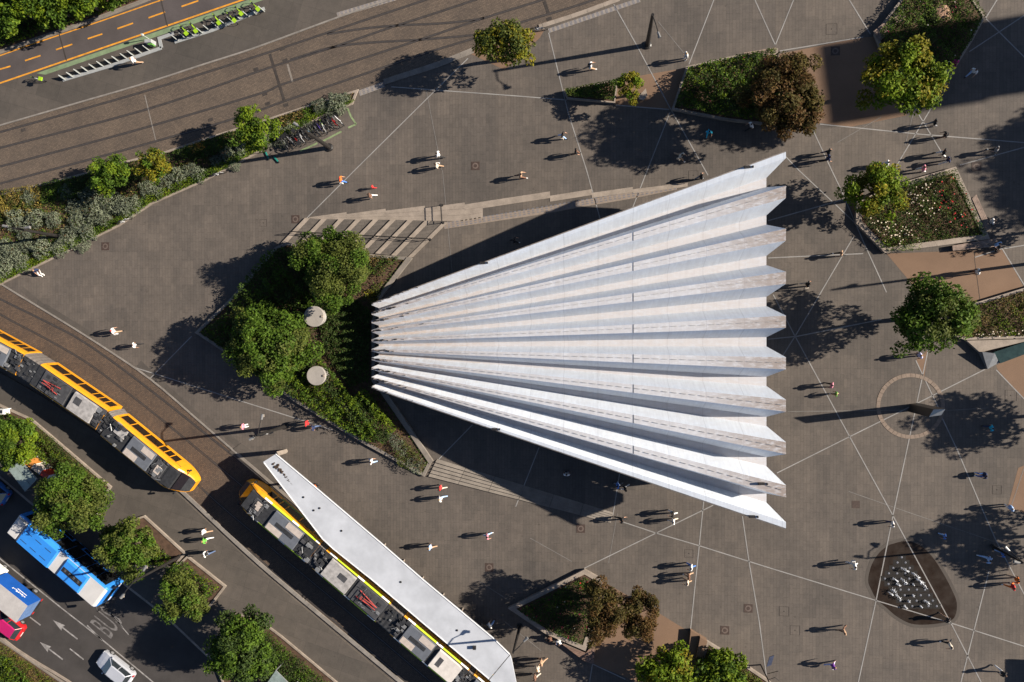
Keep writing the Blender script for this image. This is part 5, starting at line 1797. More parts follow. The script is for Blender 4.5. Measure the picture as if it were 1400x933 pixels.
tree(690, 59, 39, 4.3, 'green street tree with broad leaves beside the tram tracks', L_OLIVE, 1, .27, m2=L_YELL, sy=.85)
tree(346, 176, 30, 3.2, 'bright green round tree at the bend of the silver shrub bed', L_LIGHT, 2, .24, m2=L_GREEN)
tree(150, 239, 27, 3.0, 'green bushy tree in the silver shrub bed beside the rails', L_GREEN, 3, .24, m2=L_LIGHT)
tree(209, 226, 23, 2.8, 'small yellow-green tree in the silver shrub bed', L_YELL, 4, .22, m2=L_GREEN)
tree(1072, 129, 52, 5.6, 'large round tree with reddish brown foliage on the hedge planter', L_BROWN, 5, .24, 1.25, m2=L_BRNGR, sx=1.1, sy=1.12)
tree(1231, 104, 54, 5.6, 'large spreading yellow-green tree beside the boulder bed', L_LIGHT, 6, .30, m2=L_YELL)
tree(1196, 262, 43, 3.6, 'bright yellow-green tree at the corner of the rose bed', L_LIGHT, 7, .26, m2=L_YELL)
tree(1280, 434, 56, 5.2, 'dark green spreading tree beside the gravel field', L_GREEN, 8, .28, m2=L_OLIVE, sx=1.08, sy=.95)
tree(861, 119, 18, 2.8, 'little round yellow-green tree beside the small planter', L_YELL, 9, .20, 1.6, m2=L_LIGHT, sy=1.12)
tree(457, 366, 52, 3.7, 'large olive-green tree behind the narrow end of the fan roof', L_OLIVE, 10, .22, 1.3, m2=L_GREEN, base=.2)
tree(370, 472, 55, 3.3, 'broad yellow-green tree at the corner of the back bed', L_GREEN, 11, .26, 1.2, m2=L_OLIVE, base=.2, sy=.95)
tree(823, 836, 36, 4.8, 'brown-leaved tree standing on the kite planter edge', L_BROWN, 12, .20, 1.3, m2=L_BRNGR, sx=.8, sy=1.25)
tree(874, 840, 33, 4.6, 'brown-green round tree on the gravel beside the kite planter', L_BRNGR, 13, .20, 1.3, m2=L_BROWN, sx=.95, sy=1.15)
tree(912, 922, 40, 2.4, 'low bright green leafy tree next to the tan block seat', L_LIGHT, 14, .32, .9, flat=.6, m2=L_YELL)
tree(985, 925, 40, 1.6, 'low spreading bright bush filling the stone-edged bed', L_LIGHT, 15, .28, .9, flat=.5, m2=L_GREEN)
tree(331, 888, 45, 4.0, 'dense dark green roadside tree beside the long hedge', L_GREEN, 16, .27, 1.2, base=.2, m2=L_DARK)
tree(174, 749, 39, 3.6, 'dense green round street tree beside the blue bus', L_GREEN, 17, .25, 1.25, base=.2, m2=L_OLIVE)
tree(249, 818, 33, 3.2, 'olive green street tree in the planter with pale corner stone', L_OLIVE, 18, .22, 1.2, base=.2, m2=L_GREEN)
tree(96, 680, 44, 3.8, 'dense green street tree between bus and clipped hedge', L_GREEN, 19, .25, 1.2, base=.2, m2=L_OLIVE)
tree(16, 606, 34, 3.6, 'green street tree beside the glass bus shelter', L_GREEN, 20, .25, 1.2, base=.2, m2=L_LIGHT)
# park bank along the cycle lane
for i, (x, y, r_, h) in enumerate(((20, 10, 32, 3.4), (66, 4, 32, 3.6), (112, -2, 26, 3.2), (150, -12, 24, 2.6), (40, -22, 36, 4.2), (2, 38, 18, 1.8), (100, -34, 36, 4.0))):
    tree(x, y, r_, h, 'lush green tree growing on the bank along the cycle lane', (L_LIGHT, L_GREEN)[i % 2], 30 + i, .28, 1.1, m2=(L_GREEN, L_LIGHT)[i % 2], base=.1, group='trees on the bank')
# trees just beyond the right edge, whose shade falls into the square
for i, (x, y, r_, h, s) in enumerate(((1562, 566, 50, 5.6, 41), (1552, 744, 50, 5.2, 42), (1486, 305, 28, 3.4, 43), (1885, 118, 78, 9.0, 45), (1905, 180, 70, 9.4, 46))):
    tree(x, y, r_, h, 'leafy green tree along the eastern side of the square', L_GREEN, s, .3, .9, m2=L_OLIVE, group='trees east of the square')

def undul(x, y, s, ph):
    return .5 + .25 * np.sin(x * s + ph) * np.cos(y * s * 1.2 + ph * 2) + .15 * np.sin(x * s * 2.3 + y * s * 1.7 + ph * 3) + .1 * np.sin(x * s * 4.1 - y * s * 3.7)

def sample_poly(poly, n, rng):
    xs = [p[0] for p in poly]; ys = [p[1] for p in poly]
    out = np.zeros((0, 2))
    while len(out) < n:
        q = np.stack([rng.uniform(min(xs), max(xs), n), rng.uniform(min(ys), max(ys), n)], 1)
        ok = np.zeros(len(q), bool); j = len(poly) - 1
        for i in range(len(poly)):
            xi, yi, xj, yj = poly[i][0], poly[i][1], poly[j][0], poly[j][1]
            cond = ((yi > q[:, 1]) != (yj > q[:, 1])) & (q[:, 0] < (xj - xi) * (q[:, 1] - yi) / (yj - yi + 1e-12) + xi)
            ok ^= cond; j = i
        out = np.concatenate([out, q[ok]])
    return out[:n]

def mass(name, poly, z0, h, mats, seed, dens=170, leaf=.16, rough=1.0, label='', cat='hedge', kind=None, patch=1.2, flat=False, blooms=None, aspect=.55, group=None):
    """foliage filling a bed: leaves heaped to an uneven top"""
    rng = np.random.default_rng(seed)
    n = int(area(poly) * dens)
    xy = sample_poly(poly, n, rng)
    top = h * ((.85 + .15 * undul(xy[:, 0], xy[:, 1], 2.0, seed)) if flat else (.35 + .75 * undul(xy[:, 0], xy[:, 1], 1.9 * rough, seed)))
    z = z0 + top * (1 - rng.uniform(0, 1, n) ** 2 * .6)
    C = np.concatenate([xy, z[:, None]], 1)
    D = np.zeros_like(C); D[:, 2] = .5
    pv = undul(xy[:, 0], xy[:, 1], patch, seed * 1.7 + 1) + rng.normal(0, .1, n)
    k = len(mats)
    qs = np.quantile(pv, np.linspace(0, 1, k + 1)[1:-1]) if k > 1 else []
    mi = np.digitize(pv, qs) if k > 1 else np.zeros(n, int)
    c = sum((Vector(p) for p in poly), Vector((0, 0))) / len(poly)
    C[:, 0] -= c.x; C[:, 1] -= c.y
    me = leaf_mesh(name, C, D, leaf, mats, rng, aspect=aspect, mat_idx=mi)
    o = link_mesh(name, me, None, (c.x, c.y, 0))
    tag(o, label, cat, group, kind)
    if blooms:
        for bm, num, region in blooms:
            bxy = sample_poly(region, num, rng)
            V = []
            for (x, y) in bxy:
                zz = z0 + h * (.35 + .75 * undul(np.array([x]), np.array([y]), 1.9 * rough, seed)[0]) + rng.uniform(-.02, .08)
                s = rng.uniform(.035, .075)
                for a in range(3):
                    t = rng.uniform(0, 3.14); dx, dy = math.cos(t) * s, math.sin(t) * s
                    V += [(x - dx - c.x, y - dy - c.y, zz), (x + dy - c.x, y - dx - c.y, zz - .02 * a), (x + dx - c.x, y + dy - c.y, zz + .02), (x - dy - c.x, y + dx - c.y, zz - .02 * a)]
            b = link_mesh('blooms', mesh_from_quads('blooms', np.array(V), len(V) // 4, [bm]), o)
            b['kind'] = 'stuff'
    return o

Q, z = PLANTERS['long']
mass('ground_cover', Q, z, .28, [L_DARK, L_GREEN, L_DRY, L_GREEN], 51, 110, .15, label='low green and dry ground cover in the long silver shrub bed', cat='ground cover', kind='stuff')
edge = offset_poly(GP([(490, 135), (482, 143), (447, 157), (387, 190), (350, 211), (280, 248), (207, 280), (162, 310), (75, 353), (0, 390), (-40, 412), (-40, 398), (0, 376), (75, 340), (155, 300), (200, 268), (275, 236), (345, 200), (380, 180), (440, 150)], .1), .05)
mass('edging_hedge', edge, z, .5, [L_GREEN, L_LIGHT], 52, 260, .13, flat=True, label='bright green low edging hedge along the square side of the silver shrub bed')
mass('shrubs', GP([(0, 262), (60, 252), (60, 285), (30, 300), (-30, 310), (-30, 272)]), z, .7, [L_YEL2, L_DRY, L_OLIVE], 53, 200, .14, label='pale yellow flowering shrubs at the end of the silver shrub bed', cat='shrubs', kind='stuff')
mass('shrubs', GP([(60, 252), (180, 225), (210, 240), (150, 262), (90, 275), (62, 280)]), z, .8, [L_DARK, L_GREEN], 54, 200, .15, label='dark green shrubs along the rails under the small trees', cat='shrubs', kind='stuff')
mass('shrubs', GP([(235, 210), (320, 180), (330, 200), (270, 222)]), z, .8, [L_DARK, L_GREEN, L_DARK], 55, 200, .15, label='dark shrubs beside the kerb between the two small trees', cat='shrubs', kind='stuff')
mass('shrubs', GP([(262, 200), (283, 194), (285, 206), (268, 212)]), z + .3, .7, [L_ORNG, L_YEL2], 56, 90, .16, label='small orange flowering shrub in the silver shrub bed', cat='shrub', kind='stuff')
mass('shrubs', GP([(375, 163), (440, 142), (450, 150), (395, 175), (375, 178)]), z, .55, [L_DRY, L_BRNGR, L_GREEN], 57, 180, .14, label='brownish dry shrubs behind the bicycle rack', cat='shrubs', kind='stuff')

# silver shrubs, one by one
def dome_mesh(seed, r_, m):
    rng = np.random.default_rng(seed)
    n = 1000
    u = rng.normal(size=(n, 3)); u[:, 2] = np.abs(u[:, 2]); u /= np.linalg.norm(u, axis=1)[:, None]
    az = np.arctan2(u[:, 1], u[:, 0])
    lob = 1 + .12 * np.sin(4 * az + seed) + .08 * np.sin(7 * az + 2 * seed)
    C = u * (r_ * lob * rng.uniform(.55, 1.0, n) ** .5)[:, None] * np.array([1, 1, .8])
    return leaf_mesh('silver_shrub', C, u, .15, [m], rng, aspect=.3, up=.3)
DOMES = [dome_mesh(s, .8, L_SILV) for s in (61, 62, 63)]
SH = [(38, 270, 9), (88, 262, 9), (100, 283, 10), (120, 268, 11), (128, 290, 12), (150, 278, 13), (168, 283, 12), (184, 279, 9), (200, 258, 10), (214, 262, 8), (226, 248, 9), (243, 240, 10), (258, 232, 8), (270, 238, 9),
      (20, 300, 12), (45, 298, 11), (30, 318, 9), (105, 303, 11), (118, 318, 10), (92, 325, 12), (110, 335, 8), (78, 340, 9), (55, 340, 12), (35, 335, 9), (15, 345, 12), (0, 340, 11), (28, 360, 10), (5, 362, 12), (-8, 378, 10), (70, 300, 9),
      (140, 300, 9), (375, 178, 9), (382, 192, 8), (395, 175, 8), (418, 172, 7), (436, 145, 9), (460, 141, 12), (450, 148, 9), (470, 134, 7), (310, 210, 9), (330, 205, 8), (295, 220, 8), (318, 225, 7), (365, 190, 8)]
rng = random.Random(9)
for i, (x, y, r_) in enumerate(SH):
    c = G(x, y, .5); s = 1.32 * (G(x + r_, y, .5) - c).length / .8
    o = link_mesh('silver_shrub', DOMES[i % 3], None, (c.x, c.y, z - .02)); o.scale = (s, s, s * rng.uniform(.8, 1.1)); o.rotation_euler = (0, 0, rng.uniform(0, 6.28))
    tag(o, 'rounded silvery grey-green shrub in the long bed beside the tram tracks', 'shrub', 'silver shrubs in the long bed')

# bed behind the fan
Q, z = PLANTERS['back']
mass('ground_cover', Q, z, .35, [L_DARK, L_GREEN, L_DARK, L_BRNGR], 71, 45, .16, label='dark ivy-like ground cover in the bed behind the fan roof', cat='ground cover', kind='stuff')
mass('shrubs', GP([(320, 415), (372, 345), (395, 340), (440, 345), (450, 420), (400, 425), (350, 450)]), z, 1.8, [L_DARK, L_GREEN], 72, 150, .2, label='dense dark green shrubs at the top corner of the back bed', cat='shrubs', kind='stuff')
mass('shrubs', GP([(490, 348), (548, 352), (520, 378), (500, 372)]), z, .6, [L_GREEN, L_DARK, L_DRY], 73, 170, .15, label='low green shrubs beside the bare soil under the terraces', cat='shrubs', kind='stuff')
mass('shrubs', GP([(385, 500), (410, 470), (445, 490), (470, 520), (520, 590), (500, 600), (440, 565), (395, 535)]), z, 1.5, [L_GREEN, L_LIGHT, L_DARK], 74, 170, .22, aspect=.4, label='leafy laurel shrubs below the second vent shaft', cat='shrubs', kind='stuff')
mass('shrubs', GP([(280, 455), (320, 425), (350, 480), (390, 520), (380, 532), (330, 492)]), z, 1.2, [L_DARK, L_GREEN], 75, 150, .18, label='dark shrubs at the sharp corner of the back bed', cat='shrubs', kind='stuff')
mass('shrubs', GP([(480, 545), (505, 530), (545, 585), (530, 605), (500, 600)]), z, 1.6, [L_DARK, L_GREEN, L_LIGHT], 76, 180, .22, aspect=.4, label='upright glossy shrubs beside the thin low wall', cat='shrubs', kind='stuff')
mass('shrubs', GP([(530, 590), (545, 590), (586, 632), (578, 648), (548, 636)]), z, .9, [L_SILV, L_OLIVE], 77, 240, .15, aspect=.35, label='grey-green rounded shrubs at the end of the bed above the lower steps', cat='shrubs', kind='stuff')
mass('shrubs', GP([(500, 400), (525, 385), (522, 405), (512, 420)]), z, .7, [L_OLIVE, L_YELL], 78, 160, .15, label='small yellow-green shrubs beside the roof tip', cat='shrubs', kind='stuff')

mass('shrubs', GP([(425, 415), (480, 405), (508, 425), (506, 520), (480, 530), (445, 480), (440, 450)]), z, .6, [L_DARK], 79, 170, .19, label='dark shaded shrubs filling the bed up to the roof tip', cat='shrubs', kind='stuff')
Q, z = PLANTERS['small']; mass('hedge', Q, z, .9, [L_GREEN, L_DARK, L_OLIVE], 81, 480, .15, flat=True, label='short clipped green hedge filling the small narrow planter')
Q, z = PLANTERS['hedge']; mass('hedge', Q, z, 1.25, [L_GREEN, L_DARK, L_LIGHT, L_DARK], 82, 230, .18, label='tall dense green hedge behind the wooden seat and reddish tree', blooms=[(FL_PINK, 8, Q)])
Q, z = PLANTERS['top']; mass('shrubs', Q, z, .9, [L_GREEN, L_DARK, L_OLIVE, L_GREEN], 83, 200, .16, label='dense rose and green shrubs around the pale boulder', cat='shrubs', kind='stuff', blooms=[(FL_PINK, 6, Q), (FL_WHITE, 10, Q)])
Q, z = PLANTERS['rose']
mass('rose_bushes', Q, z, .75, [L_DARK, L_BRNGR, L_GREEN, L_DARK], 84, 230, .14, label='dark rose bushes with red and white blooms in the broad bed', cat='rose bushes', kind='stuff',
     blooms=[(FL_WHITE, 42, GP([(1235, 262), (1270, 250), (1280, 290), (1250, 310), (1235, 290)])), (FL_WHITE, 48, GP([(1180, 295), (1215, 300), (1260, 330), (1220, 340), (1185, 315)])), (FL_RED, 34, GP([(1265, 255), (1305, 240), (1340, 315), (1300, 325), (1280, 290)])), (FL_WHITE, 20, Q)])
e1 = GP([(1232, 252), (1305, 231), (1348, 322), (1342, 324), (1300, 242), (1238, 258)], .6)
mass('edging_hedge', e1, z, .6, [L_OLIVE, L_DARK, L_GREEN], 85, 320, .11, flat=True, label='low dull green edging hedge round the rose bed')
mass('grass_tufts', GP([(1196, 330), (1215, 325), (1262, 335), (1258, 342), (1212, 344)], .6), z, .6, [L_LIGHT, L_GREEN], 86, 60, .4, aspect=.12, label='long arching grass blades over the lower edge of the rose bed', cat='grass', kind='stuff')
Q, z = PLANTERS['mid']; mass('shrubs', Q, z, .7, [L_DRY, L_OLIVE, L_BRNGR, L_LIGHT], 87, 190, .15, label='straggly brownish and green shrubs in the bed beside the steel ramp', cat='shrubs', kind='stuff', blooms=[(FL_WHITE, 22, GP([(1325, 455), (1400, 450), (1400, 462), (1330, 462)]))])
Q, z = PLANTERS['kite']
mass('rose_bushes', offset_poly(Q, .1), z, .7, [L_DARK, L_DARK, L_GREEN], 88, 200, .15, label='dark rose bushes with crimson blooms in the kite-shaped planter', cat='rose bushes', kind='stuff', blooms=[(FL_PINK, 26, Q), (FL_RED, 10, GP([(790, 788), (808, 793), (806, 808), (792, 803)])), (FL_WHITE, 7, Q)])
Q, z = PLANTERS['low']; mass('shrubs', Q, z, .9, [L_GREEN, L_LIGHT, L_BRNGR], 89, 200, .17, label='mixed green shrubs along the kerb by the direction sign', cat='shrubs', kind='stuff')
Q, z = PLANTERS['street_a']; mass('shrubs', GP([(185, 730), (215, 735), (240, 760), (232, 772), (175, 772), (150, 750)]), z, 1.2, [L_GREEN, L_LIGHT, L_DARK], 90, 190, .2, label='bright laurel shrubs in the planter with bare soil tip', cat='shrubs', kind='stuff')
Q, z = PLANTERS['street_b']; mass('shrubs', GP([(240, 768), (256, 762), (306, 800), (288, 818), (260, 815), (228, 792)]), z, 1.6, [L_GREEN, L_DARK, L_LIGHT], 91, 200, .2, label='glossy laurel shrubs in the planter with pale corner stone', cat='shrubs', kind='stuff')
Q, z = PLANTERS['street_c']
mass('hedge', GP([(43, 577), (62, 582), (150, 660), (143, 675), (60, 600), (40, 590)]), z, 1.0, [L_OLIVE, L_DARK], 92, 300, .13, flat=True, label='clipped grey-green hedge along the tram stop edge')
mass('shrubs', Q, z, 1.1, [L_GREEN, L_LIGHT, L_DARK], 93, 150, .19, label='bright green shrubs behind the clipped tram stop hedge', cat='shrubs', kind='stuff')
Q, z = PLANTERS['street_d']
mass('hedge', GP([(340, 850), (372, 858), (395, 880), (470, 942), (470, 990), (400, 960), (350, 910)]), z, 1.1, [L_GREEN, L_DARK], 94, 260, .16, flat=True, label='long clipped green hedge running down beside the tram line')
Q, z = PLANTERS['verge']; mass('verge_grass', Q, z, .45, [L_DRY, L_OLIVE, L_LIGHT, L_DRY], 95, 260, .2, aspect=.2, label='dry tufted grass and weeds on the road verge', cat='grass', kind='stuff')
mass('shrubs', GP([(-20, 885), (15, 895), (60, 940), (20, 960), (-30, 930)]), z, .9, [L_GREEN, L_DARK, L_LIGHT], 96, 170, .2, label='green shrubs on the road verge around the pale post', cat='shrubs', kind='stuff')
Q, z = PLANTERS['park']; mass('bank_plants', Q, z, .9, [L_GREEN, L_LIGHT, L_DARK, L_GREEN], 97, 120, .22, label='rampant green undergrowth on the bank along the cycle lane', cat='undergrowth', kind='stuff')
# ------------------------------------------------------------------ bicycles
BK_BLACK = mat('bike_black', (.02, .02, .022), .45, .2, 6.0)
def bike_meshes():
    out = []
    mb = MB()
    mb.tube((-.50, 0, .34), (-.10, 0, .30), .022, .022, 5); mb.tube((-.10, 0, .30), (-.22, 0, .82), .022, .022, 5); mb.tube((-.10, 0, .30), (.36, 0, .72), .026, .026, 5)
    mb.tube((-.18, 0, .66), (.36, 0, .80), .022, .022, 5); mb.tube((-.50, 0, .34), (-.19, 0, .70), .016, .016, 5); mb.tube((.36, 0, .66), (.40, 0, .92), .024, .022, 5); mb.tube((.36, 0, .66), (.53, 0, .34), .022, .018, 5)
    mb.lathe((-.1, 0, .3), [(.09, -.02), (.09, .02)], 8)
    out.append(('frame', mb.mesh('frame')))
    mb = MB(); mb.hexa([(-.34, -.08, .84), (-.08, -.03, .84), (-.08, .03, .84), (-.34, .08, .84)], [(-.36, -.09, .90), (-.06, -.025, .89), (-.06, .025, .89), (-.36, .09, .90)]); out.append(('saddle', mb.mesh('saddle')))
    mb = MB(); mb.path([(.30, -.29, 1.0), (.40, -.2, .98), (.42, 0, .96), (.40, .2, .98), (.30, .29, 1.0)], .018, 5); out.append(('handlebar', mb.mesh('handlebar')))
    mb = MB(); mb.torus((0, 0, 0), (0, 1, 0), .32, .022, 18, 5)
    for i in range(8):
        a = 2 * math.pi * i / 8; mb.tube((0, 0, 0), (.31 * math.cos(a), 0, .31 * math.sin(a)), .006, .006, 3, caps=False)
    out.append(('wheel', mb.mesh('wheel')))
    mb = MB()
    for k in range(6):
        a0, a1 = R(15 + 25 * k), R(40 + 25 * k)
        p = [(-.50 - .37 * math.cos(a), .34 + .37 * math.sin(a)) for a in (a0, a1)]
        mb.hexa([(p[0][0], -.035, p[0][1]), (p[1][0], -.035, p[1][1]), (p[1][0], .035, p[1][1]), (p[0][0], .035, p[0][1])], [(p[0][0] - .0, -.035, p[0][1] + .012), (p[1][0], -.035, p[1][1] + .012), (p[1][0], .035, p[1][1] + .012), (p[0][0], .035, p[0][1] + .012)])
    out.append(('mudguard', mb.mesh('mudguard')))
    mb = MB(); mb.box(.48, .80, -.17, .17, .82, 1.0, -.02); mb.box(.47, .50, -.06, .06, .7, .82); out.append(('basket', mb.mesh('basket')))
    return dict(out)
BM = bike_meshes()
for k in BM: BM[k].materials.append(BK_BLACK)
def setm(o, m):
    o.material_slots[0].link = 'OBJECT'; o.material_slots[0].material = m
def bicycle(x, y, ang, label, frame_m, accent=None, basket=False, tilt=0.0, group=None, z=0.0, world=None):
    p = world if world is not None else G(x, y, z)
    e = empty('bicycle', p, label, 'bicycle', group, rz=ang)
    e.rotation_euler = (tilt, 0, ang)
    for nm in ('frame', 'saddle', 'handlebar', 'mudguard') + (('basket',) if basket else ()):
        o = link_mesh(nm, BM[nm], e)
        if nm == 'frame': setm(o, frame_m)
        if nm in ('mudguard', 'basket') and accent: setm(o, accent)
    for wx in (-.50, .53):
        link_mesh('wheel', BM['wheel'], e, (wx, 0, .34))
    return e
LIMEB = mat('bike_lime', (.30, .50, .02), .4, .1, 4.0)
BKC = [BK_BLACK, mat('bike_red', (.35, .02, .02), .4, .1, 4.0), mat('bike_white', (.6, .6, .6), .4, .1, 4.0), mat('bike_purple', (.10, .06, .30), .4, .1, 4.0), mat('bike_blue', (.08, .22, .35), .4, .1, 4.0), mat('bike_grey', (.18, .18, .19), .4, .1, 4.0)]
def ang_px(a, b):
    p, q = G2(*a), G2(*b); return math.atan2(q.y - p.y, q.x - p.x)
SHARE = [((245, 33), (262, 53)), ((259, 30), (274, 49)), ((291, 19), (305, 38)), ((312, 20), (324, 32)), ((318, 6), (337, 27)), ((341, 1), (359, 20))]
for a, b in SHARE:
    bicycle((a[0] + b[0]) / 2 + 2, (a[1] + b[1]) / 2 + 1, ang_px(a, b), 'lime green hire bicycle locked into a dock beside the cycle lane', LIMEB, LIMEB, True, group='docked hire bicycles')
bicycle(56, 110, ang_px((38, 107), (73, 115)), 'lone lime and white bicycle parked past the end of the empty docks', BKC[2], LIMEB, True)
# crowded rack
k0, k1 = (391, 199), (464, 165)
rg = random.Random(21)
an = ang_px((425, 172), (436, 190))
NAMES = ['black bicycle', 'black bicycle', 'grey bicycle', 'red bicycle', 'black bicycle', 'white bicycle', 'black bicycle', 'blue bicycle', 'black bicycle', 'black bicycle', 'purple bicycle', 'white bicycle with lime mudguard', 'black bicycle', 'black bicycle', 'red bicycle', 'white bicycle']
CI = [0, 0, 5, 1, 0, 2, 0, 4, 0, 0, 3, 2, 0, 0, 1, 2]
for i in range(16):
    t = i / 15
    x, y = k0[0] + (k1[0] - k0[0]) * t + rg.uniform(-1.5, 1.5), k0[1] + (k1[1] - k0[1]) * t + rg.uniform(-1.5, 1.5)
    bicycle(x, y, an + rg.uniform(-.2, .2) + (math.pi if rg.random() < .5 else 0), NAMES[i] + ' packed into the rack beside the shrub bed', BKC[CI[i]], LIMEB if 'lime' in NAMES[i] else BKC[0], rg.random() < .25, tilt=rg.uniform(-.15, .15), group='bicycles in the crowded rack')
bicycle(173, 303, ang_px((165, 307), (181, 299)), 'grey bicycle leaning by the edging hedge near a manhole', BKC[2], None)
bicycle(301, 239, ang_px((284, 244), (318, 234)), 'white bicycle parked along the edging hedge', BKC[2], None)
bicycle(737, 42, ang_px((727, 42), (748, 41)), 'pale bicycle parked beside the street tree', BKC[2], None)
bicycle(368, 592, ang_px((352, 596), (378, 586)), 'white bicycle with pannier parked at the lamp post', BKC[2], BKC[0], True)
# parking marks
gp = mat('bay_green', (.20, .26, .13), .8, .35, 2.0)
for l in ([(475, 148), (480, 160), (487, 170)], [(487, 170), (476, 175)], [(467, 180), (440, 194)], [(434, 196), (410, 207)]):
    stripe('bay_line', l, .18, .012, gp, ground)
# rack hoops
rk = empty('cycle_rack', G(428, 180), 'row of steel cycle hoops beside the shrub bed', 'cycle rack')
for i in range(9):
    t = i / 8; p = G(394 + 66 * t, 199 - 33 * t); d = Vector((math.cos(an), math.sin(an), 0)) * .4
    mb = MB(); mb.path([p - d, p - d + Vector((0, 0, .7)), p + d + Vector((0, 0, .7)), p + d], .025, 6); mb.build('hoop', METALG, rk)
# docking station
DOCKM = mat('dock_grey', (.30, .31, .31), .5, .12, 3.0)
DOCKW = mat('dock_pale', (.38, .40, .38), .45, .1, 3.0)
dk = empty('docking_station', G(150, 88), 'long grey hire-bicycle docking rail with pale slanted docks', 'docking station')
def dock_rail(pts):
    mb = MB(); P = GP(pts); ribbon_solid(mb, P, .34, .0, .07); mb.build('base_rail', DOCKM, dk)
dock_rail([(86, 110), (150, 91), (221, 66)]); dock_rail([(221, 66), (218, 53), (238, 46)]); dock_rail([(239, 58), (290, 42), (362, 12)])
DP = [(350, 430), (393, 415), (432, 398), (473, 384), (515, 370), (557, 356), (597, 342), (640, 328), (685, 313), (722, 297), (765, 283), (808, 269)]
DP = [(x / 4, y / 4) for x, y in DP] + [(200 + x / 7.78, y / 7.78) for x, y in ((325, 420), (400, 393), (490, 368), (585, 340), (655, 310), (745, 278), (825, 250), (905, 220), (985, 193), (1075, 165), (1150, 138), (1240, 110))]
dd = Vector((math.cos(R(140)), math.sin(R(140)), 0))
for x, y in DP:
    p = G(x, y); s = Vector((-dd.y, dd.x, 0)) * .035
    mb = MB(); a = p - dd * .28; b = p + dd * .28
    mb.hexa([V3(a - s, .0), V3(a + s, .0), V3(b + s, .0), V3(b - s, .0)][::-1], [V3(a - s, .35), V3(a + s, .35), V3(b + s, .6), V3(b - s, .6)][::-1])
    mb.build('dock', DOCKW, dk)
p = G(209, 61)
e = empty('dock_terminal', p, 'grey and green payment terminal at the end of the docking rail', 'terminal')
mb = MB(); mb.box(p.x - .4, p.x + .35, p.y - .15, p.y + .25, 0, .9, .03); mb.build('cabinet', DOCKM, e)
mb = MB(); mb.box(p.x - .1, p.x + .38, p.y - .32, p.y - .16, .2, .8, .02); mb.build('green_panel', mat('terminal_green', (.12, .3, .06), .5, .1, 3.0), e)
mb = MB(); mb.lathe((p.x - .4, p.y + .55, 0), [(.04, 0), (.04, 1.1), (.14, 1.15), (.1, 1.35)], 8); mb.build('lamp', DOCKW, e)
# kick scooters by the thick post
SCM = mat('scooter_teal', (.02, .22, .18), .4, .15, 4.0)
for i, (x, y, an_) in enumerate(((366, 213, 2.0), (378, 218, 2.3))):
    p = G(x, y); e = empty('scooter', p, 'teal hire scooter parked at the shrub bed end of the rack', 'scooter', 'teal hire scooters', rz=an_)
    mb = MB(); mb.box(-.35, .35, -.07, .07, .10, .15); link_mesh('deck', mb.mesh('deck'), e).data.materials.append(SCM)
    mb = MB(); mb.path([(.42, 0, .12), (.34, 0, 1.1)], .03, 6); mb.path([(.34, -.24, 1.1), (.34, .24, 1.1)], .02, 5); link_mesh('stem', mb.mesh('stem'), e).data.materials.append(BK_BLACK)
    for wx in (-.42, .44):
        mb = MB(); mb.tube((wx, -.025, .1), (wx, .025, .1), .1, .1, 10); link_mesh('wheel', mb.mesh('wheel'), e).data.materials.append(TYRE)

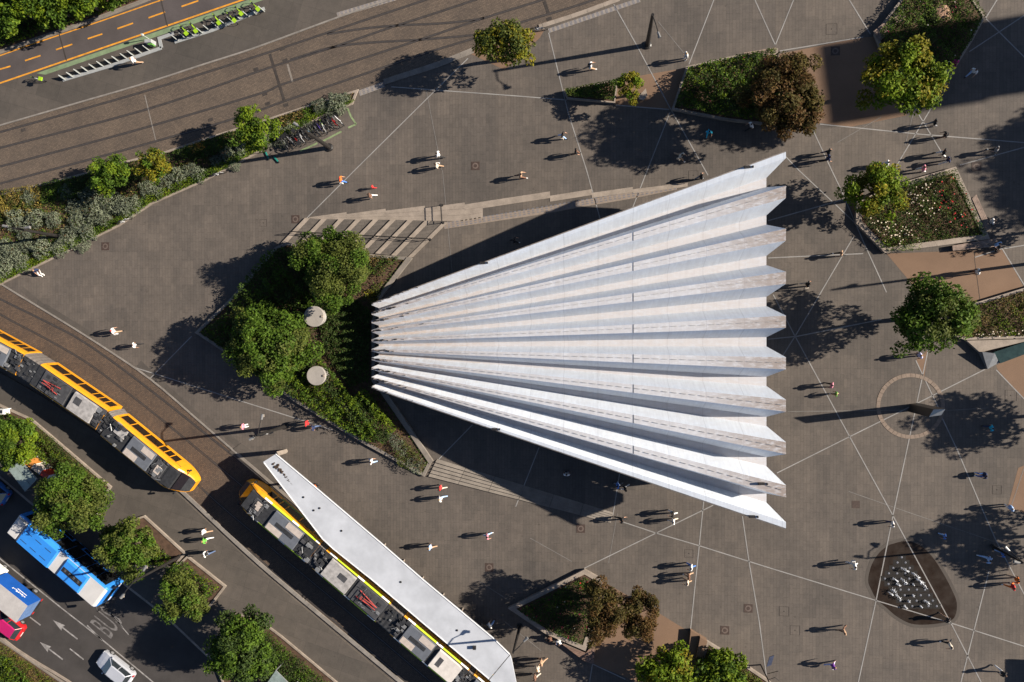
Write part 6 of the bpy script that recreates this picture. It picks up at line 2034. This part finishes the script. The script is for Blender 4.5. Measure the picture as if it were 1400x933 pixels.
# ------------------------------------------------------------------ people
SK = [mat('skin_a', (.42, .24, .16), .55, .06, 8.0), mat('skin_b', (.30, .16, .10), .55, .06, 8.0)]
EYE = mat('eye_dark', (.02, .02, .02), .3, .1, 8.0)
def person_meshes(pose):
    """returns dict part -> mesh, body grown as one skinned surface"""
    a = {'walk': .42, 'stride': .62, 'stand': .04, 'sit': 0, 'walk2': -.45}[pose]
    sit = pose == 'sit'
    V = []; E = []; Rd = []; T = []
    def v(p, r, tag_, par=None):
        V.append(p); Rd.append(r); T.append(tag_)
        if par is not None: E.append((par, len(V) - 1))
        return len(V) - 1
    dz = -.48 if sit else 0.0
    lean = .10 if pose == 'stride' else (.05 if 'walk' in pose else 0.0)
    pel = v((0, 0, .96 + dz), (.155, .11), 'hip')
    wst = v((0, lean * .3, 1.10 + dz), (.135, .10), 'torso', pel)
    che = v((0, lean * .7, 1.28 + dz), (.165, .115), 'torso', wst)
    nb = v((0, lean, 1.43 + dz), (.11, .085), 'torso', che)
    nk = v((0, lean + .02, 1.51 + dz), (.052, .055), 'neck', nb)
    hd = v((0, lean + .04, 1.60 + dz), (.078, .092), 'head', nk)
    ht = v((0, lean + .03, 1.70 + dz), (.060, .075), 'head', hd)
    hands = []
    for sg in (-1, 1):
        sh = v((sg * .19, lean, 1.41 + dz), .068, 'uarm', nb)
        k = -a * sg * .8
        if sit:
            el = v((sg * .25, .08, 1.14 + dz), .046, 'uarm', sh); wr = v((sg * .18, .30, 1.04 + dz), .034, 'farm', el); ha = v((sg * .15, .37, 1.02 + dz), (.042, .022), 'hand', wr)
        else:
            el = v((sg * .245, lean + .26 * math.sin(k) * 1.0, 1.41 - .28 * math.cos(k)), .046, 'uarm', sh)
            wr = v((sg * .25, lean + .26 * math.sin(k) + .24 * math.sin(k + .35), 1.41 - .28 * math.cos(k) - .24 * math.cos(k + .35)), .033, 'farm', el)
            ha = v((sg * .25, V[wr][1] + .09 * math.sin(k + .4), V[wr][2] - .09 * math.cos(k + .4)), (.022, .042), 'hand', wr)
        hands.append((ha, wr, sg))
        hp = v((sg * .095, 0, .90 + dz), .098, 'hip', pel)
        k = a * sg
        if sit:
            kn = v((sg * .12, .42, .47), .062, 'thigh', hp); an_ = v((sg * .12, .44, .10), .044, 'shin', kn)
        else:
            kb = .35 if k < -.1 else .06
            kn = v((sg * .10, .42 * math.sin(k), .90 - .42 * math.cos(k)), .062, 'thigh', hp)
            an_ = v((sg * .10, V[kn][1] + .41 * math.sin(k - kb), V[kn][2] - .41 * math.cos(k - kb)), .044, 'shin', kn)
        v((sg * .115, V[an_][1] + .16, V[an_][2] - .045), (.040, .030), 'foot', an_)
    zmin = min(p[2] - .03 for p in V)
    V = [(p[0], p[1], p[2] - zmin) for p in V]
    me = bpy.data.meshes.new('skeleton'); me.from_pydata(V, E, [])
    ob = bpy.data.objects.new('skeleton_tmp', me); COL.objects.link(ob)
    md = ob.modifiers.new('skin', 'SKIN'); md.use_smooth_shade = True
    sv = me.skin_vertices[0].data
    for i, r_ in enumerate(Rd):
        sv[i].radius = (r_, r_) if isinstance(r_, float) else r_
        sv[i].use_root = (i == pel)
    s2 = ob.modifiers.new('sub', 'SUBSURF'); s2.levels = 1; s2.render_levels = 1
    bpy.context.view_layer.update()
    ev = ob.evaluated_get(bpy.context.evaluated_depsgraph_get())
    bme = bpy.data.meshes.new_from_object(ev)
    bpy.data.objects.remove(ob)
    co = np.array([q.co for q in bme.vertices]); nr = np.array([q.normal for q in bme.vertices])
    faces = [tuple(p.vertices) for p in bme.polygons]
    fc = np.array([co[list(f)].mean(0) for f in faces])
    # nearest bone of each face
    best = np.full(len(fc), 1e9); bt = np.zeros(len(fc), int)
    for i, (p, q) in enumerate(E):
        A = np.array(V[p]); B = np.array(V[q]); d = B - A; t = np.clip(((fc - A) @ d) / (d @ d), 0, 1)
        ds = np.linalg.norm(fc - (A + t[:, None] * d), axis=1)
        rq = Rd[q] if isinstance(Rd[q], float) else max(Rd[q]); rp = Rd[p] if isinstance(Rd[p], float) else max(Rd[p])
        ds = ds - (rp + (rq - rp) * t) * .9
        u = ds < best; best[u] = ds[u]; bt[u] = i
    ft = [T[E[i][1]] for i in bt]
    def sub(name, keep, off):
        ids = {}; vs = []; fs = []
        for f, k in zip(faces, keep):
            if not k: continue
            g = []
            for i in f:
                if i not in ids: ids[i] = len(vs); vs.append(tuple(co[i] + nr[i] * off))
                g.append(ids[i])
            fs.append(tuple(g))
        m = bpy.data.meshes.new(name); m.from_pydata(vs, [], fs); m.polygons.foreach_set('use_smooth', [True] * len(fs)); m.update()
        return m
    hz = V[hd][2]; hy = V[hd][1]
    out = {}
    # body with eyes, nose, ears and fingers joined into the one mesh
    mb = MB(); mb.smooth = True; mb.use(SK[0])
    for q in co: mb.pt(q)
    for f in faces: mb.face(f)
    mb.hexa([(-.012, hy + .085, hz - .035), (.012, hy + .085, hz - .035), (.010, hy + .08, hz - .03), (-.010, hy + .08, hz - .03)][::-1], [(-.014, hy + .112, hz - .03), (.014, hy + .112, hz - .03), (.006, hy + .092, hz + .02), (-.006, hy + .092, hz + .02)][::-1])
    for sg in (-1, 1):
        mb.box(sg * .082 - .012, sg * .082 + .012, hy - .02, hy + .02, hz - .03, hz + .035, .004)
    for ha, wr, sg in hands:
        A = Vector(V[ha]); d = (A - Vector(V[wr])).normalized(); across = d.cross(Vector((sg, 0, 0))) if not sit else Vector((1, 0, 0)); across.normalize()
        curl = Vector((-sg, 0, 0)) if not sit else Vector((0, 0, -1))
        for i, L_ in enumerate((.068, .078, .072, .058)):
            b0 = A + across * (.030 - .020 * i) + d * .02
            b1 = b0 + d * L_ * .55 + curl * .01; b2 = b1 + d * L_ * .4 + curl * .03
            mb.tube(b0, b1, .010, .009, 4); mb.tube(b1, b2, .009, .007, 4)
        b0 = A + across * .038 - d * .03; b1 = b0 + across * .022 + d * .03 + curl * .01; mb.tube(b0, b1, .012, .010, 4); mb.tube(b1, b1 + d * .03 + curl * .012, .010, .008, 4)
    mb.use(EYE)
    for sg in (-1, 1):
        mb.lathe((sg * .032, hy + .083, hz + .01), [(.004, -.009), (.011, 0), (.004, .009)], 6)
    out['body'] = mb.mesh('body')
    zc = fc[:, 2] + zmin
    out['shirt'] = sub('shirt', [t in ('torso', 'uarm') or (t == 'hip' and z > .98 + dz) for t, z in zip(ft, zc)], .016)
    out['trousers'] = sub('trousers', [t in ('thigh', 'shin') or (t == 'hip' and z <= 1.03 + dz) for t, z in zip(ft, zc)], .013)
    out['shorts'] = sub('shorts', [t == 'thigh' or (t == 'hip' and z <= 1.03 + dz) for t, z in zip(ft, zc)], .015)
    out['shoes'] = sub('shoes', [t == 'foot' for t in ft], .012)
    out['hair'] = sub('hair', [t in ('head',) and (c[2] > hz + .035 or c[1] < hy - .015 and c[2] > hz - .06) for t, c in zip(ft, fc)], .018)
    mb = MB(); mb.hexa([(-.13, lean - .24, 1.02), (.13, lean - .24, 1.02), (.14, lean - .10, 1.02), (-.14, lean - .10, 1.02)], [(-.11, lean - .20, 1.42), (.11, lean - .20, 1.42), (.12, lean - .09, 1.42), (-.12, lean - .09, 1.42)]); out['backpack'] = mb.mesh('backpack')
    mb = MB(); mb.box(.24, .36, -.16, .16, .62, .92, .02); mb.path([(.27, -.1, .92), (.27, 0, 1.05), (.27, .1, .92)], .012, 4); out['bag'] = mb.mesh('bag')
    for k in out:
        if not out[k].materials: out[k].materials.append(SK[0])
    return out
PM = {p: person_meshes(p) for p in ('walk', 'walk2', 'stride', 'stand', 'sit')}
def cl(name, c, r=.8):
    return mat('cloth_' + name, c, r, .12, 12.0)
CL = {'white': cl('white', (.70, .69, .67)), 'black': cl('black', (.018, .018, .02)), 'navy': cl('navy', (.02, .03, .08)), 'blue': cl('blue', (.08, .20, .55)), 'lightblue': cl('lightblue', (.35, .50, .75)), 'cyan': cl('cyan', (.02, .42, .62)),
      'red': cl('red', (.55, .03, .03)), 'orange': cl('orange', (.70, .16, .02)), 'pink': cl('pink', (.65, .25, .32)), 'tan': cl('tan', (.42, .27, .17)), 'grey': cl('grey', (.20, .20, .21)), 'jeans': cl('jeans', (.08, .12, .22)), 'green': cl('green', (.12, .35, .05)),
      'yellow': cl('yellow', (.75, .60, .05)), 'purple': cl('purple', (.18, .04, .32)), 'brown': cl('brown', (.16, .08, .05)), 'magenta': cl('magenta', (.55, .02, .20)), 'cream': cl('cream', (.60, .52, .42)), 'lavender': cl('lavender', (.55, .55, .75))}
HAIR = {'d': mat('hair_dark', (.018, .013, .010), .6, .2, 20.0), 'b': mat('hair_brown', (.08, .04, .02), .6, .2, 20.0), 'l': mat('hair_fair', (.32, .20, .09), .6, .2, 20.0), 'g': mat('hair_grey', (.40, .39, .38), .6, .2, 20.0), 'r': mat('cap_red', (.5, .02, .02), .6, .1, 20.0), 'w': mat('hat_white', (.7, .7, .68), .6, .1, 20.0)}
_pi = [0]
def person(px, py, face, pose, shirt, legs, hair, label, extra=None, scale=1.0, base=0.0, shorts=False, group=None):
    """face: heading in degrees, 0 = right in the photo, 90 = up"""
    i = _pi[0]; _pi[0] += 1
    p = G(px, py, base + (.9 if pose != 'sit' else .6) * scale); p.z = base
    e = empty('person', p, label, 'person', group, rz=R(face - 90)); s = scale * (1 + .05 * math.sin(i * 2.3)); e.scale = (s * 1.06, s * 1.06, s)
    pm = PM[pose]
    def part(nm, m):
        o = link_mesh(nm, pm[nm], e); setm(o, m); return o
    part('body', SK[i % 2] if i % 5 == 0 else SK[0]); part('shirt', CL[shirt]); part('shorts' if shorts else 'trousers', CL[legs]); part('shoes', CL['black' if i % 3 else 'white']); part('hair', HAIR[hair])
    if extra == 'backpack': part('backpack', CL['black'])
    if extra == 'bag': part('bag', CL['cream' if i % 2 else 'white'])
    if extra == 'bluebag': part('bag', CL['blue'])
    return e
W, W2, S, ST_, SI = 'walk', 'walk2', 'stride', 'stand', 'sit'
PEOPLE = [
 (184, 83, 200, W, 'white', 'tan', 'l', 'person in white shirt walking past the empty bicycle docks', None),
 (600, 212, 180, W, 'white', 'black', 'd', 'person in white top walking beside a companion in tan near the terraces', None),
 (598, 227, 180, W2, 'cream', 'tan', 'b', 'person in cream and tan walking beside a companion in white', 'bag'),
 (711, 240, 0, S, 'tan', 'brown', 'd', 'person in tan striding alone above the fan roof edge', None),
 (466, 246, 0, W, 'orange', 'blue', 'r', 'person in orange top and red cap crossing the pale inlay line', 'bag'),
 (507, 268, 190, W2, 'brown', 'white', 'd', 'person in brown top with white trousers above the terraced steps', None),
 (806, 91, 10, S, 'white', 'tan', 'd', 'person in white with tan trousers below the black lamp post', 'backpack'),
 (769, 185, 350, W, 'black', 'lightblue', 'd', 'person in black with pale blue trousers below the little planter', 'bag'),
 (787, 208, 0, W2, 'black', 'brown', 'b', 'person in dark clothes walking right of the faint inlay line', None),
 (930, 213, 330, S, 'cream', 'tan', 'b', 'person in cream at the edge of the big tree shade', 'bag'),
 (969, 181, 270, W, 'cyan', 'cyan', 'd', 'person in bright cyan walking in tree shade', None),
 (1027, 172, 200, W2, 'white', 'black', 'd', 'person in white and black walking out from under the reddish tree', None),
 (938, 77, 200, ST_, 'white', 'white', 'l', 'person all in white walking above the gravel corner', None),
 (1132, 208, 0, W, 'black', 'navy', 'd', 'upper person of a dark-clad pair right of the fan roof tip', None),
 (1131, 217, 0, W2, 'navy', 'black', 'd', 'lower person of a dark-clad pair right of the fan roof tip', None),
 (1278, 168, 180, W, 'black', 'grey', 'd', 'person in black below the large yellow-green tree', None),
 (1292, 185, 180, W2, 'black', 'brown', 'd', 'person in black stepping on the long pale line under the yellow-green tree', 'backpack'),
 (1290, 209, 170, W, 'black', 'white', 'd', 'person in black and white just above the rose bed', None),
 (1296, 219, 190, W2, 'navy', 'white', 'd', 'person in navy with red bag strap above the rose bed corner', 'backpack'),
 (1211, 224, 0, W, 'white', 'lavender', 'd', 'person in white beside the bright corner tree', None),
 (1262, 231, 180, W, 'pink', 'white', 'b', 'person in pale pink walking along the rose bed kerb', None),
 (1362, 205, 160, W, 'grey', 'black', 'd', 'person in grey with small green bag near the building shade', None),
 (1331, 98, 230, W, 'white', 'lightblue', 'b', 'person in white crossing the building shade', None),
 (1305, 85, 270, SI, 'magenta', 'magenta', 'd', 'person in magenta seated on the shaded planter edge', None),
 (1151, 347, 180, S, 'tan', 'black', 'd', 'person in tan striding left beside the roof ends', None),
 (1103, 389, 0, W, 'black', 'cream', 'd', 'person in black close to the roof end by the inlay line', 'bag'),
 (1335, 372, 180, ST_, 'white', 'brown', 'd', 'person in white and brown standing in the lamp shadow on gravel', None),
 (1356, 303, 0, SI, 'white', 'black', 'd', 'person in white seated on the wooden seat by the rose bed', None),
 (1363, 334, 300, SI, 'lightblue', 'black', 'd', 'person in light blue seated in tree shade by the rose bed', None),
 (1137, 527, 170, W, 'pink', 'black', 'd', 'person in pink walking beside a child in green', None),
 (1143, 539, 170, W2, 'green', 'tan', 'l', 'child in green and tan walking beside a person in pink', None, .8),
 (1256, 486, 200, ST_, 'lavender', 'navy', 'l', 'person in lavender standing under the dark green tree', None),
 (1355, 585, 190, W, 'cyan', 'navy', 'd', 'person in cyan and navy walking in shade right of the stone circle', None),
 (1346, 650, 180, SI, 'navy', 'blue', 'd', 'person in navy sitting low at the shade edge', None),
 (1380, 694, 200, ST_, 'lightblue', 'white', 'g', 'person in pale blue standing in shade near the right gravel patch', None),
 (1220, 716, 190, W, 'white', 'navy', 'd', 'person in white standing on the crossing of inlay lines above the fountain', None),
 (1168, 773, 190, W, 'white', 'white', 'd', 'person in white walking left of the fountain', 'bag'),
 (1154, 863, 200, W2, 'tan', 'brown', 'b', 'person in tan walking below left of the fountain', None),
 (1138, 911, 30, S, 'purple', 'lavender', 'l', 'person in purple with yellow-green pack striding near the direction sign', 'bag'),
 (1298, 881, 210, W, 'cream', 'black', 'd', 'person in cream walking below the fountain', None),
 (1296, 848, 150, S, 'black', 'tan', 'd', 'person in black with bare legs at the wet edge of the fountain', None, 1.0, 0.0, True),
 (1291, 733, 180, W, 'blue', 'lightblue', 'd', 'child in blue running in the shade above the fountain', None, .8),
 (1352, 765, 180, S, 'lightblue', 'lightblue', 'd', 'person in light blue walking in shade right of the fountain', None),
 (1371, 757, 180, W, 'blue', 'lightblue', 'd', 'person in blue beside the lamp post by the fountain', None),
 (1389, 792, 180, W, 'orange', 'tan', 'b', 'person in orange walking with one in red-orange', None),
 (1384, 802, 180, W2, 'red', 'orange', 'b', 'person in red-orange walking with one in orange', None),
 (1370, 920, 320, W, 'black', 'white', 'b', 'person in black and white near the kiosk shadow', None),
 (945, 775, 180, W, 'white', 'blue', 'd', 'person in white and blue leading a row of three', None),
 (942, 788, 180, W2, 'brown', 'tan', 'b', 'middle person of a row of three in brown', None),
 (940, 796, 180, W, 'cream', 'tan', 'b', 'lowest person of a row of three in cream', None),
 (920, 702, 180, W, 'black', 'white', 'd', 'upper person of a pair below the fan roof in black', None),
 (921, 713, 180, W2, 'white', 'cream', 'd', 'lower person of a pair below the fan roof in white', None),
 (849, 711, 0, S, 'black', 'black', 'd', 'person in black at the end of the lower steps', None),
 (845, 663, 200, W, 'blue', 'grey', 'd', 'person in blue at the edge of the fan roof shade', None),
 (855, 668, 200, W2, 'black', 'white', 'b', 'person in black at the edge of the fan roof shade', None),
 (775, 648, 90, ST_, 'white', 'lavender', 'd', 'person in white deep in the fan roof shade', None),
 (589, 748, 180, W, 'lightblue', 'tan', 'l', 'person in light blue and tan walking above the canopy', None),
 (666, 733, 0, W2, 'pink', 'lightblue', 'd', 'person in pink and pale blue walking on open paving', None),
 (508, 631, 0, W, 'white', 'lightblue', 'b', 'person in white walking below the shrub bed', None),
 (603, 667, 180, W, 'red', 'cream', 'b', 'person in red near the sunny steps', None),
 (603, 682, 180, W2, 'white', 'lightblue', 'l', 'person in white near the sunny steps', None),
 (421, 579, 180, W, 'red', 'black', 'd', 'person in red walking with one in navy by the lamp post', None),
 (429, 585, 180, W2, 'navy', 'jeans', 'b', 'person in navy walking with one in red by the lamp post', None),
 (334, 583, 180, ST_, 'pink', 'white', 'l', 'person in pale pink walking near the left tram track', None),
 (156, 453, 20, W, 'white', 'tan', 'r', 'person in white with red cap walking beside the curving track', 'bag'),
 (184, 472, 0, W2, 'white', 'black', 'd', 'person in white and black walking beside the curving track', None),
 (50, 370, 300, SI, 'navy', 'white', 'l', 'person in navy and white sitting on the shrub bed kerb', None),
 (280, 727, 180, W, 'white', 'tan', 'd', 'person in white and tan on the pavement by the street planter', None, 1.0, .12),
 (281, 739, 180, W2, 'green', 'white', 'l', 'person in pale green on the pavement by the street planter', None, 1.0, .12),
 (283, 757, 200, W, 'white', 'jeans', 'd', 'person in white and jeans by the planter with pale corner stone', 'backpack', 1.0, .12),
 (131, 704, 0, W, 'white', 'cream', 'b', 'person in white at the end of the clipped tram stop hedge', None, 1.0, .12),
 (670, 855, 45, W, 'white', 'lightblue', 'w', 'person in white hat walking in shade beside the canopy', None),
 (764, 877, 250, SI, 'white', 'jeans', 'd', 'person in white seated on the kite planter edge', None),
 (752, 873, 240, SI, 'brown', 'black', 'd', 'person in brown seated in shade on the kite planter edge', None),
 (741, 905, 200, W, 'tan', 'tan', 'b', 'upper person of three in tan beside the canopy end', None),
 (736, 913, 200, W2, 'cream', 'tan', 'l', 'middle person of three in cream beside the canopy end', None),
 (732, 926, 200, W, 'brown', 'cream', 'd', 'lowest person of three in brown beside the canopy end', None),
 (431, 665, 220, ST_, 'orange', 'black', 'd', 'person in orange standing at the canopy edge', None, 1.0, .06),
 (703, 329, 0, W, 'black', 'black', 'd', 'person in black in the fan roof shade on the upper side', None),
 (958, 242, 20, W, 'black', 'grey', 'd', 'person in black beside the upper edge of the fan roof', None),
 (510, 256, 190, W, 'red', 'red', 'r', 'small child in red beside a person in brown', None, .55),
]
for q in PEOPLE:
    q = list(q)
    ex = q[8] if len(q) > 8 else None
    person(*q[:8], ex, q[9] if len(q) > 9 else 1.0, q[10] if len(q) > 10 else 0.0, q[11] if len(q) > 11 else False)
